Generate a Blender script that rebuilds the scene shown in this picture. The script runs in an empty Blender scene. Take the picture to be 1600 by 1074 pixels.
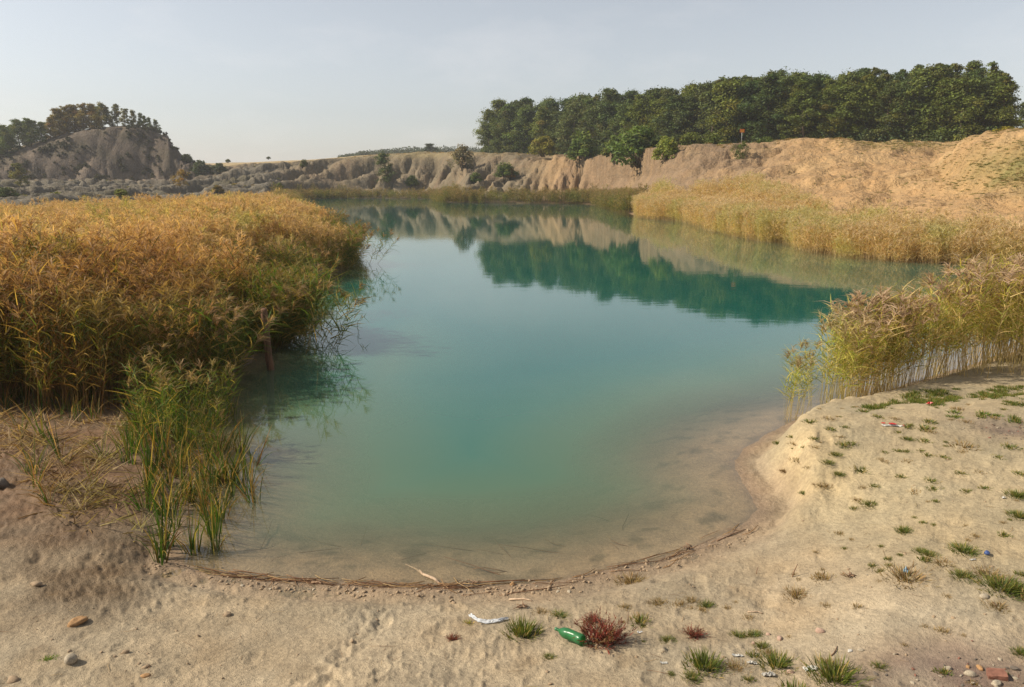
import bpy, math, random
import numpy as np

# ------------------------------------------------------------------ camera, sky, sun, exposure
SC = bpy.context.scene
COL = SC.collection
IMG_W, IMG_H, FPX = 1600.0, 1074.0, 1220.0
CAM_Z = 4.0
HORIZON = 282.0
PITCH = math.atan((IMG_H / 2 - HORIZON) / FPX)
cam_data = bpy.data.cameras.new('camera')
cam_data.sensor_width = 36.0
cam_data.lens = 36.0 * FPX / IMG_W
cam_data.clip_start = 0.1
cam_data.clip_end = 6000.0
cam = bpy.data.objects.new('camera', cam_data)
cam.location = (0, 0, CAM_Z)
cam.rotation_euler = (math.pi / 2 - PITCH, 0, 0)
COL.objects.link(cam)
SC.camera = cam

SUN_EL = math.radians(38.0)
SUN_BACK = math.radians(1.0)           # sun stands square to the left
SUN_DIR = (-math.cos(SUN_EL) * math.cos(SUN_BACK), -math.cos(SUN_EL) * math.sin(SUN_BACK), math.sin(SUN_EL))

world = bpy.data.worlds.new('World')
SC.world = world
world.use_nodes = True
wt = world.node_tree
for n in list(wt.nodes):
    wt.nodes.remove(n)
w_out = wt.nodes.new('ShaderNodeOutputWorld')
w_bg = wt.nodes.new('ShaderNodeBackground')
w_sky = wt.nodes.new('ShaderNodeTexSky')
w_sky.sky_type = 'NISHITA'
w_sky.sun_disc = False
w_sky.sun_elevation = SUN_EL
w_sky.sun_rotation = math.atan2(SUN_DIR[0], SUN_DIR[1])
w_sky.air_density = 1.0
w_sky.dust_density = 1.5
w_sky.ozone_density = 1.0
w_sky.altitude = 200.0
w_hsv = wt.nodes.new('ShaderNodeHueSaturation')
w_hsv.inputs['Saturation'].default_value = 0.40
w_hsv.inputs['Value'].default_value = 1.0
# thin, faint cirrus everywhere in the sky
w_tc = wt.nodes.new('ShaderNodeTexCoord')
w_map = wt.nodes.new('ShaderNodeMapping')
w_map.inputs['Scale'].default_value = (2.2, 2.2, 5.5)
w_map.inputs['Location'].default_value = (0.35, 0.1, 0.62)
w_noise = wt.nodes.new('ShaderNodeTexNoise')
w_noise.inputs['Scale'].default_value = 2.3
w_noise.inputs['Detail'].default_value = 5.0
w_noise.inputs['Roughness'].default_value = 0.55
w_ramp = wt.nodes.new('ShaderNodeValToRGB')
w_ramp.color_ramp.elements[0].position = 0.50
w_ramp.color_ramp.elements[0].color = (0, 0, 0, 1)
w_ramp.color_ramp.elements[1].position = 0.85
w_ramp.color_ramp.elements[1].color = (0.26, 0.26, 0.26, 1)
w_mix = wt.nodes.new('ShaderNodeMix')
w_mix.data_type = 'RGBA'
w_mix.inputs['B'].default_value = (7.6, 7.2, 7.0, 1)
wt.links.new(w_tc.outputs['Generated'], w_map.inputs['Vector'])
wt.links.new(w_map.outputs['Vector'], w_noise.inputs['Vector'])
wt.links.new(w_noise.outputs['Fac'], w_ramp.inputs['Fac'])
wt.links.new(w_sky.outputs['Color'], w_hsv.inputs['Color'])
wt.links.new(w_hsv.outputs['Color'], w_mix.inputs['A'])
wt.links.new(w_ramp.outputs['Color'], w_mix.inputs['Factor'])
wt.links.new(w_mix.outputs['Result'], w_bg.inputs['Color'])
w_bg.inputs['Strength'].default_value = 0.112
wt.links.new(w_bg.outputs['Background'], w_out.inputs['Surface'])

sun_data = bpy.data.lights.new('sun', 'SUN')
sun_data.energy = 5.0
sun_data.angle = math.radians(0.9)
sun_data.color = (1.0, 0.90, 0.74)
sun = bpy.data.objects.new('sun', sun_data)
from mathutils import Vector
sun.rotation_euler = Vector(SUN_DIR).to_track_quat('Z', 'Y').to_euler()
sun.location = (-60, -10, 60)
COL.objects.link(sun)

SC.view_settings.view_transform = 'Standard'
SC.view_settings.look = 'None'
SC.view_settings.exposure = 0.32
SC.view_settings.gamma = 1.0
SC.view_settings.use_curve_mapping = False
SC.render.engine = 'CYCLES'
SC.cycles.use_denoising = True
SC.cycles.denoiser = 'OPENIMAGEDENOISE'
SC.cycles.denoising_prefilter = 'NONE'
SC.cycles.max_bounces = 6
SC.cycles.diffuse_bounces = 2
SC.cycles.glossy_bounces = 3
SC.cycles.transmission_bounces = 4
SC.cycles.transparent_max_bounces = 10
SC.cycles.volume_bounces = 1
SC.cycles.caustics_reflective = False
SC.cycles.caustics_refractive = False
SC.cycles.sample_clamp_indirect = 4.0

RNG = np.random.default_rng(11)
random.seed(11)

# ------------------------------------------------------------------ photograph pixel -> place
CP, SP = math.cos(PITCH), math.sin(PITCH)

def ray(px, py):
    xc = (px - IMG_W / 2) / FPX
    yc = -(py - IMG_H / 2) / FPX
    return np.array([xc, CP + yc * SP, -SP + yc * CP])

def at_z(px, py, z=0.0):
    d = ray(px, py)
    t = (z - CAM_Z) / d[2]
    return np.array([d[0] * t, d[1] * t, z])

def at_r(px, py, r):
    d = ray(px, py)
    t = r / math.hypot(d[0], d[1])
    return np.array([d[0] * t, d[1] * t, CAM_Z + d[2] * t])

def pix_size(px, py, r):
    """metres that one photograph pixel spans at horizontal distance r"""
    d = ray(px, py)
    t = r / math.hypot(d[0], d[1])
    return t / FPX

# ------------------------------------------------------------------ noise
def _hash(ix, iy, seed):
    h = (ix.astype(np.int64) * 374761393 + iy.astype(np.int64) * 668265263 + seed * 1442695041) & 0xFFFFFFFF
    h = ((h ^ (h >> 13)) * 1274126177) & 0xFFFFFFFF
    h = h ^ (h >> 16)
    return h

def perlin(x, y, seed=0):
    x = np.asarray(x, float); y = np.asarray(y, float)
    ix = np.floor(x); iy = np.floor(y)
    fx = x - ix; fy = y - iy
    u = fx * fx * fx * (fx * (fx * 6 - 15) + 10)
    v = fy * fy * fy * (fy * (fy * 6 - 15) + 10)
    def g(ox, oy):
        a = _hash(ix + ox, iy + oy, seed) * (2 * math.pi / 4294967296.0)
        return np.cos(a) * (fx - ox) + np.sin(a) * (fy - oy)
    n0 = g(0, 0) * (1 - u) + g(1, 0) * u
    n1 = g(0, 1) * (1 - u) + g(1, 1) * u
    return (n0 * (1 - v) + n1 * v) * 1.45

def fbm(x, y, octaves=4, seed=0, gain=0.5):
    s = 0.0; a = 1.0; t = 0.0
    for k in range(octaves):
        s = s + a * perlin(x * 2 ** k + 17.3 * k, y * 2 ** k - 9.1 * k, seed + k)
        t += a; a *= gain
    return s / t

def sstep(a, b, x):
    t = np.clip((np.asarray(x, float) - a) / (b - a), 0, 1)
    return t * t * (3 - 2 * t)

# ------------------------------------------------------------------ lake outline
LAKE_PX = [(285, 880), (330, 893), (400, 903), (500, 908), (600, 913), (700, 916), (800, 913), (880, 905), (960, 888),
           (1030, 872), (1080, 856), (1130, 835), (1168, 815), (1183, 795), (1172, 770), (1153, 742), (1146, 720), (1165, 700),
           (1195, 680), (1240, 658), (1290, 645), (1340, 632), (1400, 605), (1480, 580), (1600, 545), (1760, 520),
           (1800, 440), (1650, 418), (1540, 412), (1448, 409), (1358, 404), (1290, 393), (1260, 383), (1204, 376), (1166, 369),
           (1130, 361), (1089, 348), (1040, 343), (1000, 339), (980, 333), (962, 326), (940, 320.5), (900, 318.5), (800, 318), (697, 317), (684, 311),
           (603, 310), (530, 310), (462, 312), (450, 318), (460, 335), (490, 358), (530, 392), (535, 418), (500, 434), (440, 441),
           (400, 462), (385, 500), (400, 540), (395, 566), (345, 588), (322, 620), (325, 680), (305, 760), (288, 830)]
LAKE = np.array([at_z(px, py, 0.0)[:2] for px, py in LAKE_PX])

def lake_distance(x, y):
    """signed distance to the waterline (positive on land) and the running length along it at the closest point"""
    best = np.full(x.shape, 1e18); u = np.zeros(x.shape); inside = np.zeros(x.shape, bool); run = 0.0
    n = len(LAKE)
    for i in range(n):
        ax, ay = LAKE[i]; bx, by = LAKE[(i + 1) % n]
        dx, dy = bx - ax, by - ay
        L2 = dx * dx + dy * dy
        L = math.sqrt(L2)
        t = np.clip(((x - ax) * dx + (y - ay) * dy) / L2, 0, 1)
        d2 = (x - ax - t * dx) ** 2 + (y - ay - t * dy) ** 2
        m = d2 < best
        best = np.where(m, d2, best); u = np.where(m, run + t * L, u)
        if ay != by:
            c = ((ay > y) != (by > y)) & (x < (bx - ax) * (y - ay) / (by - ay) + ax)
            inside ^= c
        run += L
    return np.where(inside, -1, 1) * np.sqrt(best), u

# ------------------------------------------------------------------ land heights as lines across the place
def rail(*pts):
    """each point: (px, py, 'z', height) | (px, py, 'r', distance) | (px, None, distance, height)"""
    out = []
    for px, py, a, b in pts:
        if py is None:
            p = ray(px, 320.0)
            out.append((math.atan2(p[0], p[1]), a, b))
        else:
            p = at_z(px, py, b) if a == 'z' else at_r(px, py, b)
            out.append((math.atan2(p[0], p[1]), math.hypot(p[0], p[1]), p[2]))
    out.sort()
    return np.array(out)

RAILS = [
    rail((800, None, 0.0, 2.35)),
    rail((800, None, 2.0, 1.85)),
    rail((800, None, 3.4, 1.0)),
    rail((-400, 1085, 'z', .42), (400, 1085, 'z', .40), (800, 1085, 'z', .40), (1200, 1085, 'z', .42), (1600, 1085, 'z', .55), (2000, 1085, 'z', .7)),
    rail((-400, 880, 'z', .36), (0, 880, 'z', .30), (250, 925, 'z', .16), (500, 935, 'z', .12), (700, 945, 'z', .13), (900, 930, 'z', .15), (1050, 895, 'z', .15),
         (1200, 850, 'z', .16), (1300, 822, 'z', .30), (1450, 790, 'z', .56), (1600, 760, 'z', .68), (2000, 760, 'z', .8)),
    rail((-400, 700, 'z', .22), (0, 700, 'z', .18), (200, 700, 'z', .12), (400, 700, 'z', .2), (1050, 700, 'z', .4), (1130, 712, 'z', .6), (1195, 692, 'z', .72), (1300, 657, 'z', .74), (1450, 639, 'z', .76), (1600, 623, 'z', .80), (2000, 620, 'z', .85)),
    rail((-400, 600, 'z', .10), (200, 600, 'z', .08), (500, 640, 'z', .1), (1100, 660, 'z', .5), (1250, None, 12.6, .70), (1400, None, 13.4, .5), (1600, None, 15.0, .5), (2000, None, 17, .6)),
    rail((-400, None, 30, .14), (400, None, 30, .12), (1000, None, 28, .3), (1600, None, 27, .3), (2000, None, 27, .3)),
    rail((-400, None, 68, .5), (100, None, 72, .5), (330, None, 80, .6), (440, None, 115, .7), (470, None, 170, .7), (600, None, 186, .7), (684, None, 183, .7), (700, None, 146, .7),
         (900, None, 142, .7), (983, None, 124, .7), (1000, None, 92, .6), (1089, None, 79, .6), (1166, None, 62, .6), (1260, None, 54, .6), (1290, None, 49.5, .6), (1358, None, 46.5, .6),
         (1448, None, 45.5, .6), (1600, None, 44.5, .6), (2000, None, 44, .6)),
    rail((-400, None, 95, 2.4), (0, None, 98, 2.3), (250, None, 108, 1.6), (330, None, 125, 1.5), (440, None, 140, 2.4), (470, None, 180, 2.0), (600, None, 190, 2.0), (684, None, 187, 2.0), (700, None, 150, 1.8),
         (900, None, 147, 1.8), (983, None, 130, 1.8), (1000, None, 101, 1.7), (1089, None, 87, 1.7), (1166, None, 73, 1.6), (1260, None, 65, 1.4), (1358, None, 56, 1.3), (1448, None, 54, 1.5), (1600, None, 52, 2.4), (2000, None, 50, 3.0)),
    rail((-400, None, 165, 3.3), (0, None, 165, 3.2), (250, None, 165, 3.0), (330, None, 165, 3.2), (400, None, 168, 4.2), (440, None, 172, 3.6), (470, None, 190, 5.0), (600, None, 195, 6.6), (684, None, 193, 6.6), (720, None, 165, 5.5),
         (900, None, 152, 6.0), (983, None, 137, 5.6), (1010, None, 112, 5.0), (1089, None, 100, 5.4), (1166, None, 92, 5.5), (1260, None, 84, 4.9), (1358, None, 72, 3.2), (1448, 300, 'r', 66), (1600, 268, 'r', 60), (2000, 262, 'r', 58)),
    rail((-400, None, 238, 4.6), (0, None, 238, 4.6), (250, None, 238, 4.9), (310, None, 225, 5.0), (350, 263, 'r', 222), (400, 257, 'r', 212), (460, 253, 'r', 205), (540, 245, 'r', 203), (600, 240, 'r', 204), (700, 236, 'r', 203), (750, 238, 'r', 188),
         (800, 239, 'r', 172), (850, 241, 'r', 163), (900, 243, 'r', 158), (940, 233, 'r', 143), (1000, 231, 'r', 127), (1050, 224, 'r', 117), (1150, 223, 'r', 113), (1200, 224, 'r', 111),
         (1250, 213.5, 'r', 108), (1300, 219, 'r', 109), (1400, 222, 'r', 114), (1465, 226, 'r', 112), (1490, 236, 'r', 82), (1520, 219, 'r', 73), (1560, 210, 'r', 70), (1600, 207, 'r', 69), (2000, 202, 'r', 69)),
    rail((-400, 262, 'r', 256), (-200, 255, 'r', 256), (0, 242, 'r', 256), (50, 226, 'r', 256), (100, 208, 'r', 256), (150, 196, 'r', 256), (200, 193, 'r', 256), (235, 200, 'r', 254), (262, 207, 'r', 252), (268, 222, 'r', 250), (285, 240, 'r', 248), (310, 257, 'r', 246),
         (350, 262, 'r', 240), (400, 256, 'r', 230), (460, 253.5, 'r', 222), (600, 240.5, 'r', 215), (700, 236, 'r', 215), (800, 239, 'r', 185), (900, 242, 'r', 168), (1000, 231, 'r', 140), (1150, 225, 'r', 124), (1250, 217, 'r', 122), (1400, 223, 'r', 124), (1480, 226, 'r', 122),
         (1520, 219, 'r', 105), (1560, 213, 'r', 95), (1600, 211, 'r', 92), (2000, 208, 'r', 92)),
    rail((-400, None, 330, 12), (0, None, 330, 13), (100, None, 330, 18), (220, None, 330, 18), (280, None, 330, 12), (320, None, 330, 9.5), (460, None, 330, 11.5), (600, None, 330, 14.0), (800, None, 330, 12.5), (1000, None, 330, 12), (1600, None, 330, 12), (2000, None, 330, 12)),
    rail((-400, None, 650, 18), (400, None, 650, 16), (600, None, 650, 18), (2000, None, 650, 18)),
    rail((800, None, 1600, 24)),
]

# grid: fine in the picture's direction, coarse to the sides; rows closer together near the viewer
AZ_IN, AZ_OUT = math.radians(39), math.radians(80)
az_in = np.linspace(-AZ_IN, AZ_IN, 800)
az_side = np.linspace(AZ_IN, AZ_OUT, 70)[1:]
AZ = np.concatenate([-az_side[::-1], az_in, az_side])
r_a = np.concatenate([np.linspace(0.3, 3.6, 10, endpoint=False), np.geomspace(3.6, 300, 660), np.geomspace(300, 1600, 40)[1:]])
RR = r_a
NA, NR = len(AZ), len(RR)

def _pchip(xk, yk, x):
    h = np.diff(xk); d = np.diff(yk) / h
    m = np.zeros(len(xk))
    for k in range(1, len(xk) - 1):
        if d[k - 1] * d[k] > 0:
            w1 = 2 * h[k] + h[k - 1]; w2 = h[k] + 2 * h[k - 1]
            m[k] = (w1 + w2) / (w1 / d[k - 1] + w2 / d[k])
    m[0] = d[0]; m[-1] = d[-1]
    i = np.clip(np.searchsorted(xk, x) - 1, 0, len(xk) - 2)
    t = (x - xk[i]) / h[i]
    return ((2 * t ** 3 - 3 * t ** 2 + 1) * yk[i] + (t ** 3 - 2 * t ** 2 + t) * h[i] * m[i] + (-2 * t ** 3 + 3 * t ** 2) * yk[i + 1] + (t ** 3 - t ** 2) * h[i] * m[i + 1])

rail_r = np.array([np.interp(AZ, R[:, 0], R[:, 1]) for R in RAILS])
rail_z = np.array([np.interp(AZ, R[:, 0], R[:, 2]) for R in RAILS])
_kw = np.exp(-(np.arange(-22, 23) / 8.0) ** 2); _kw /= _kw.sum()
for k in range(8, len(RAILS)):
    rail_r[k] = np.convolve(np.pad(rail_r[k], 22, 'edge'), _kw, 'valid') if k < 10 else np.convolve(np.pad(rail_r[k], 22, 'edge'), np.interp(np.arange(-22, 23), [-4, 0, 4], [0, 1, 0]) / 4, 'valid')
for k in range(1, len(RAILS)):
    rail_r[k] = np.maximum(rail_r[k], rail_r[k - 1] + 0.25)
BASE = np.empty((NA, NR))
for i in range(NA):
    BASE[i] = _pchip(rail_r[:, i], rail_z[:, i], RR)
GX = np.sin(AZ)[:, None] * RR[None, :]
GY = np.cos(AZ)[:, None] * RR[None, :]
RG = np.broadcast_to(RR[None, :], (NA, NR))
PXG = IMG_W / 2 + np.tan(np.clip(AZ, -1.2, 1.2))[:, None] * FPX * np.ones(NR)[None, :]      # rough picture column of a bearing far away
SD, UU = lake_distance(GX, GY)

def shape_land():
    z = BASE.copy()
    r = RG
    near = 1 - sstep(20, 32, r)
    # ---- relief of the dug banks: flutes that run from the rim down to the water
    bank = sstep(2.5, 9, SD) * (1 - .85 * sstep(7.8, 10.6, z)) * sstep(34, 60, r) * (1 - sstep(240, 300, r)) * sstep(1.2, 3.2, z)
    right_soft = sstep(1130, 1330, PXG)
    warp = fbm(GX / 14, GY / 14, 3, 5) * 7
    wr = sstep(990, 1110, PXG)                                       # far bank -> right bank
    def flute(per, wk, seed):
        qa = (GX * .92 - GY * .42 + warp * wk) / per
        qb = (GY * .93 - GX * .36 + warp * wk) / per
        return np.abs(perlin(qa, SD / (per * 7.0), seed)) * (1 - wr) + np.abs(perlin(qb, SD / (per * 7.0), seed + 1)) * wr
    fl = flute(6.5, .8, 31); fl2 = flute(2.6, .5, 37)
    far_part = 1 - sstep(860, 1040, PXG)
    z -= bank * ((1 - fl / .45).clip(0, 1) ** 1.15 * (1.1 + 2.2 * far_part) * (1 - .62 * right_soft) + (1 - fl2 / .4).clip(0, 1) ** 1.1 * (.45 + .75 * far_part) * (1 - .5 * right_soft))
    z += bank * (fbm(GX / 6, GY / 6, 4, 41) * (.55 + .25 * right_soft))
    z += bank * (.30 * fbm(GX / 1.5, GY / 1.5, 3, 45) + .16 * np.tanh(3.5 * np.sin(z * 5.2 + 4 * fbm(GX / 11, GY / 11, 3, 47))) * (1 - .5 * right_soft))
    # ledges where soil has slumped
    led = fbm(GX / 9 + 3, GY / 9, 3, 77)
    z += bank * .22 * np.tanh(led * 9) * right_soft
    # ---- spoil heaps on the left flat
    spoil = (1 - sstep(430, 500, PXG)) * sstep(82, 105, r) * (1 - sstep(215, 245, r))
    hump = fbm(GX / 13, GY / 9, 4, 51)
    z += spoil * (hump * 1.0 + .15 * (1 - np.abs(fbm(GX / 6, GY / 5, 3, 57)) * 2.2).clip(0, 1) - .25)
    # ---- the tall cliff at the left
    Z0C = z.copy()
    cl = (1 - sstep(300, 345, PXG)) * sstep(232, 241, r) * (1 - sstep(256, 262, r))
    flc = np.abs(perlin((GX + warp * .8) / 10.0, GY / 70.0, 61))
    flc2 = np.abs(perlin((GX + warp * .5) / 4.0, GY / 40.0, 67))
    diag = GX + .9 * Z0C
    z += cl * (-(1 - np.abs(fbm(diag / 15, GY / 60, 3, 60)) / .4).clip(0, 1) ** 1.2 * .7 - (1 - flc / .5).clip(0, 1) ** 2 * .4 - (1 - np.abs(fbm((GX + warp * .4) / 4, GY / 30, 3, 67)) / .4).clip(0, 1) ** 1.5 * .6 + fbm(GX / 6, GY / 6, 5, 63, .6) * .9 + .3 * np.tanh(3 * np.sin(z * 2.1 + 3 * fbm(GX / 14, GY / 14, 3, 65))))
    # ---- plateau and far country
    z += sstep(240, 330, r) * fbm(GX / 60, GY / 60, 3, 71) * 1.0
    z += (1 - near) * (1 - bank) * .12 * fbm(GX / 3, GY / 3, 3, 73)
    return z

Z = shape_land()
# waterline: land falls to it, the bed falls away from it
near_w = 1 - sstep(20, 34, RG)
shore_jit = fbm(GX / .5, GY / .5, 3, 81) * .07 * near_w + fbm(GX / 6, GY / 6, 3, 83) * .5 * (1 - near_w)
SDJ = SD + shore_jit
lip = sstep(2.6, 3.4, GX) * sstep(8.2, 9.2, RG) * (1 - sstep(14, 17, RG))
cap_near = .10 * SDJ + (.75 + .75 * lip) * np.maximum(0, SDJ - .32 - .10 * lip * fbm(GX / .4, GY / .4, 2, 84)) ** 1.2
cap_far = .16 * SDJ + 1.25 * np.maximum(0, SDJ - 2.5)
cap = cap_near * near_w + cap_far * (1 - near_w)
cove = sstep(.8, 3.4, GX) * (1 - sstep(8.5, 18, RG))
bed_n = -((.12 - .03 * cove) * (-SDJ) + (.045 - .024 * cove) * SDJ ** 2)
bed_n *= 1 + 1.3 * sstep(-2.6, -4.2, GX) * sstep(11, 14, RG)
bed = np.maximum(bed_n, -3.2)
land = np.where(cap < Z, cap, Z)
k_s = .10 - .035 * lip
land = -k_s * np.log(np.exp(-np.clip(cap, -5, 8) / k_s) + np.exp(-np.clip(Z, -5, 60) / k_s) + 1e-300)
land = np.where(np.minimum(cap, Z) > 5, Z, land) + .0
land = np.where(SDJ > 0, np.maximum(land, .02 * np.minimum(SDJ, 1.0)), 0)
Z = np.where(SDJ > 0, land, bed)

# ---- small relief near the viewer
left_mud = sstep(.6, -.4, (GX + 3.6) ) * (1 - sstep(12.5, 15.5, RG)) * sstep(1.6, .5, np.abs(SD - .6) - .9 * sstep(9.2, 10.5, RG) - 2.5 * sstep(9.5, 11.5, RG) * sstep(-3.5, -5.5, GX))
MUD = np.clip(left_mud * (1 - sstep(-.05, -.4, SD)), 0, 1) * (.55 + .9 * fbm(GX / .9, GY / .9, 3, 91)).clip(0, 1)
dry = sstep(.0, .25, SD) * near_w
z_s = .036 * fbm(GX / .8, GY / .8, 4, 93) + .022 * fbm(GX / .20, GY / .20, 4, 95)
z_s += .016 * np.maximum(0, fbm(GX / .09, GY / .09, 2, 97) - .12) * 3.0
z_s *= .28 + .75 * sstep(-.3, .4, fbm(GX / 1.3, GY / 1.3, 3, 98))
# trodden track from the bottom edge to the water
tr0, tr1 = at_z(470, 1120, .4)[:2], at_z(600, 930, .12)[:2]
tv = (tr1 - tr0) / np.linalg.norm(tr1 - tr0)
t_al = (GX - tr0[0]) * tv[0] + (GY - tr0[1]) * tv[1]
t_ac = (GX - tr0[0]) * -tv[1] + (GY - tr0[1]) * tv[0] + .10 * fbm(t_al / .7, t_al * 0 + 3, 2, 99)
TRACK = np.exp(-(t_ac / .14) ** 2) * sstep(-.6, -.2, t_al) * (1 - sstep(1.6, 2.4, t_al))
z_s += TRACK * (.060 * fbm(GX / .11, GY / .11, 2, 101) - .012)
# row of small clods along the water's edge, and poached mud in the left corner
EDGE = np.exp(-((SD - .17) / .13) ** 2) * near_w
z_s += EDGE * .030 * np.maximum(0, fbm(GX / .10, GY / .10, 2, 103) + .05)
z_s += MUD * (.024 * fbm(GX / .13, GY / .13, 3, 105) + .03 * fbm(GX / .06, GY / .06, 2, 106))
# dents left by feet
dn = perlin(GX / .33, GY / .33, 107)
z_s -= .030 * sstep(.42, .62, dn) * sstep(-.2, .3, fbm(GX / 1.6, GY / 1.6, 2, 109))
_f = np.random.default_rng(13)
for _ in range(24):
    fp = at_z(60 + 1050 * _f.random(), 930 + 140 * _f.random(), .3); fa = _f.normal() * .5 + .3
    dx, dy = GX - fp[0], GY - fp[1]
    al = dx * math.sin(fa) + dy * math.cos(fa); ac = dx * math.cos(fa) - dy * math.sin(fa)
    q = (al / .13) ** 2 + (ac / .05) ** 2
    z_s += (-.016 * np.exp(-q ** 2) + .009 * np.exp(-((q - 1.5) / .5) ** 2)) * (.3 + .6 * _f.random())
Z = Z + z_s * np.where(SD > 0, np.maximum(dry, .35 * near_w * sstep(0, .1, SD)), 0)
Z += np.where(SD <= 0, near_w * .02 * fbm(GX / .5, GY / .5, 3, 111) * sstep(0, -.5, SD), 0)

LOGR = np.log(RR)
def ground_z(x, y):
    x = np.asarray(x, float); y = np.asarray(y, float)
    a = np.arctan2(x, y); r = np.hypot(x, y)
    fi = np.interp(a, AZ, np.arange(NA)); fj = np.interp(r, RR, np.arange(NR))
    i = np.clip(fi.astype(int), 0, NA - 2); j = np.clip(fj.astype(int), 0, NR - 2)
    u = fi - i; v = fj - j
    return (Z[i, j] * (1 - u) * (1 - v) + Z[i + 1, j] * u * (1 - v) + Z[i, j + 1] * (1 - u) * v + Z[i + 1, j + 1] * u * v)

def ground_at(px, py, r0=3.5, r1=300.0):
    """where the sight line through a photograph pixel meets the ground"""
    d = ray(px, py)
    rr = np.geomspace(r0, r1, 6000)
    t = rr / math.hypot(d[0], d[1])
    zz = CAM_Z + d[2] * t
    g = ground_z(d[0] * t, d[1] * t)
    k = np.argmax(zz <= np.maximum(g, -.6))
    if not (zz <= np.maximum(g, -.6)).any():
        k = len(rr) - 1
    return np.array([d[0] * t[k], d[1] * t[k], float(g[k])])

def on_ground(px, r):
    d = ray(px, 320.0)
    t = r / math.hypot(d[0], d[1])
    return np.array([d[0] * t, d[1] * t, float(ground_z(d[0] * t, d[1] * t))])

# ------------------------------------------------------------------ mesh and object helpers
def mesh_np(name, V, F, mats, attrs=None, smooth=True, face_mat=None):
    V = np.asarray(V, np.float32); F = np.asarray(F, np.int32)
    me = bpy.data.meshes.new(name)
    nf, k = F.shape
    me.vertices.add(len(V)); me.vertices.foreach_set('co', V.ravel())
    me.loops.add(nf * k); me.loops.foreach_set('vertex_index', F.ravel())
    me.polygons.add(nf)
    me.polygons.foreach_set('loop_start', np.arange(0, nf * k, k, dtype=np.int32))
    try:
        me.polygons.foreach_set('loop_total', np.full(nf, k, np.int32))
    except Exception:
        pass
    me.polygons.foreach_set('use_smooth', np.full(nf, bool(smooth)))
    if face_mat is not None:
        me.polygons.foreach_set('material_index', np.asarray(face_mat, np.int32))
    for m in (mats if isinstance(mats, (list, tuple)) else [mats]):
        me.materials.append(m)
    for an, (kind, data) in (attrs or {}).items():
        a = me.attributes.new(an, kind, 'POINT')
        data = np.asarray(data, np.float32)
        a.data.foreach_set('color' if kind == 'FLOAT_COLOR' else ('vector' if kind == 'FLOAT_VECTOR' else 'value'), data.ravel())
    me.update(calc_edges=True)
    me.validate()
    return me

def obj(name, me, parent=None, loc=(0, 0, 0), rot=(0, 0, 0), scale=(1, 1, 1)):
    o = bpy.data.objects.new(name, me)
    COL.objects.link(o)
    o.location = [float(c) for c in loc]; o.rotation_euler = rot; o.scale = scale
    if parent is not None:
        o.parent = parent
    return o

def tag(o, label=None, cat=None, group=None, kind=None):
    if label: o['label'] = label
    if cat: o['category'] = cat
    if group: o['group'] = group
    if kind: o['kind'] = kind
    return o

def col4(c, n):
    return np.tile(np.array([c[0], c[1], c[2], 1.0], np.float32), (n, 1))

# ------------------------------------------------------------------ materials
def new_mat(name):
    m = bpy.data.materials.new(name); m.use_nodes = True
    nt = m.node_tree
    for n in list(nt.nodes):
        nt.nodes.remove(n)
    return m, nt, nt.nodes.new('ShaderNodeOutputMaterial')

def N(nt, typ, **kw):
    n = nt.nodes.new(typ)
    for k, v in kw.items():
        if k in ('inp',):
            for ik, iv in v.items():
                n.inputs[ik].default_value = iv
        else:
            setattr(n, k, v)
    return n

def noise_node(nt, vec, scale, detail=4.0, rough=.55):
    n = N(nt, 'ShaderNodeTexNoise', inp={'Scale': scale, 'Detail': detail, 'Roughness': rough})
    nt.links.new(vec, n.inputs['Vector'])
    return n.outputs['Fac']

def maprange(nt, v, a, b, c, d):
    n = N(nt, 'ShaderNodeMapRange', inp={1: a, 2: b, 3: c, 4: d})
    nt.links.new(v, n.inputs[0])
    return n.outputs[0]

def math_node(nt, op, a, b):
    n = N(nt, 'ShaderNodeMath', operation=op)
    for i, v in enumerate((a, b)):
        if isinstance(v, (int, float)):
            n.inputs[i].default_value = v
        else:
            nt.links.new(v, n.inputs[i])
    return n.outputs[0]

def mixcol(nt, fac, a, b, mode='MIX'):
    n = N(nt, 'ShaderNodeMix', data_type='RGBA', blend_type=mode)
    for key, v in (('Factor', fac), ('A', a), ('B', b)):
        if isinstance(v, (int, float)):
            n.inputs[key].default_value = v
        elif isinstance(v, tuple):
            n.inputs[key].default_value = (v[0], v[1], v[2], 1)
        else:
            nt.links.new(v, n.inputs[key])
    return n.outputs['Result']

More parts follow.
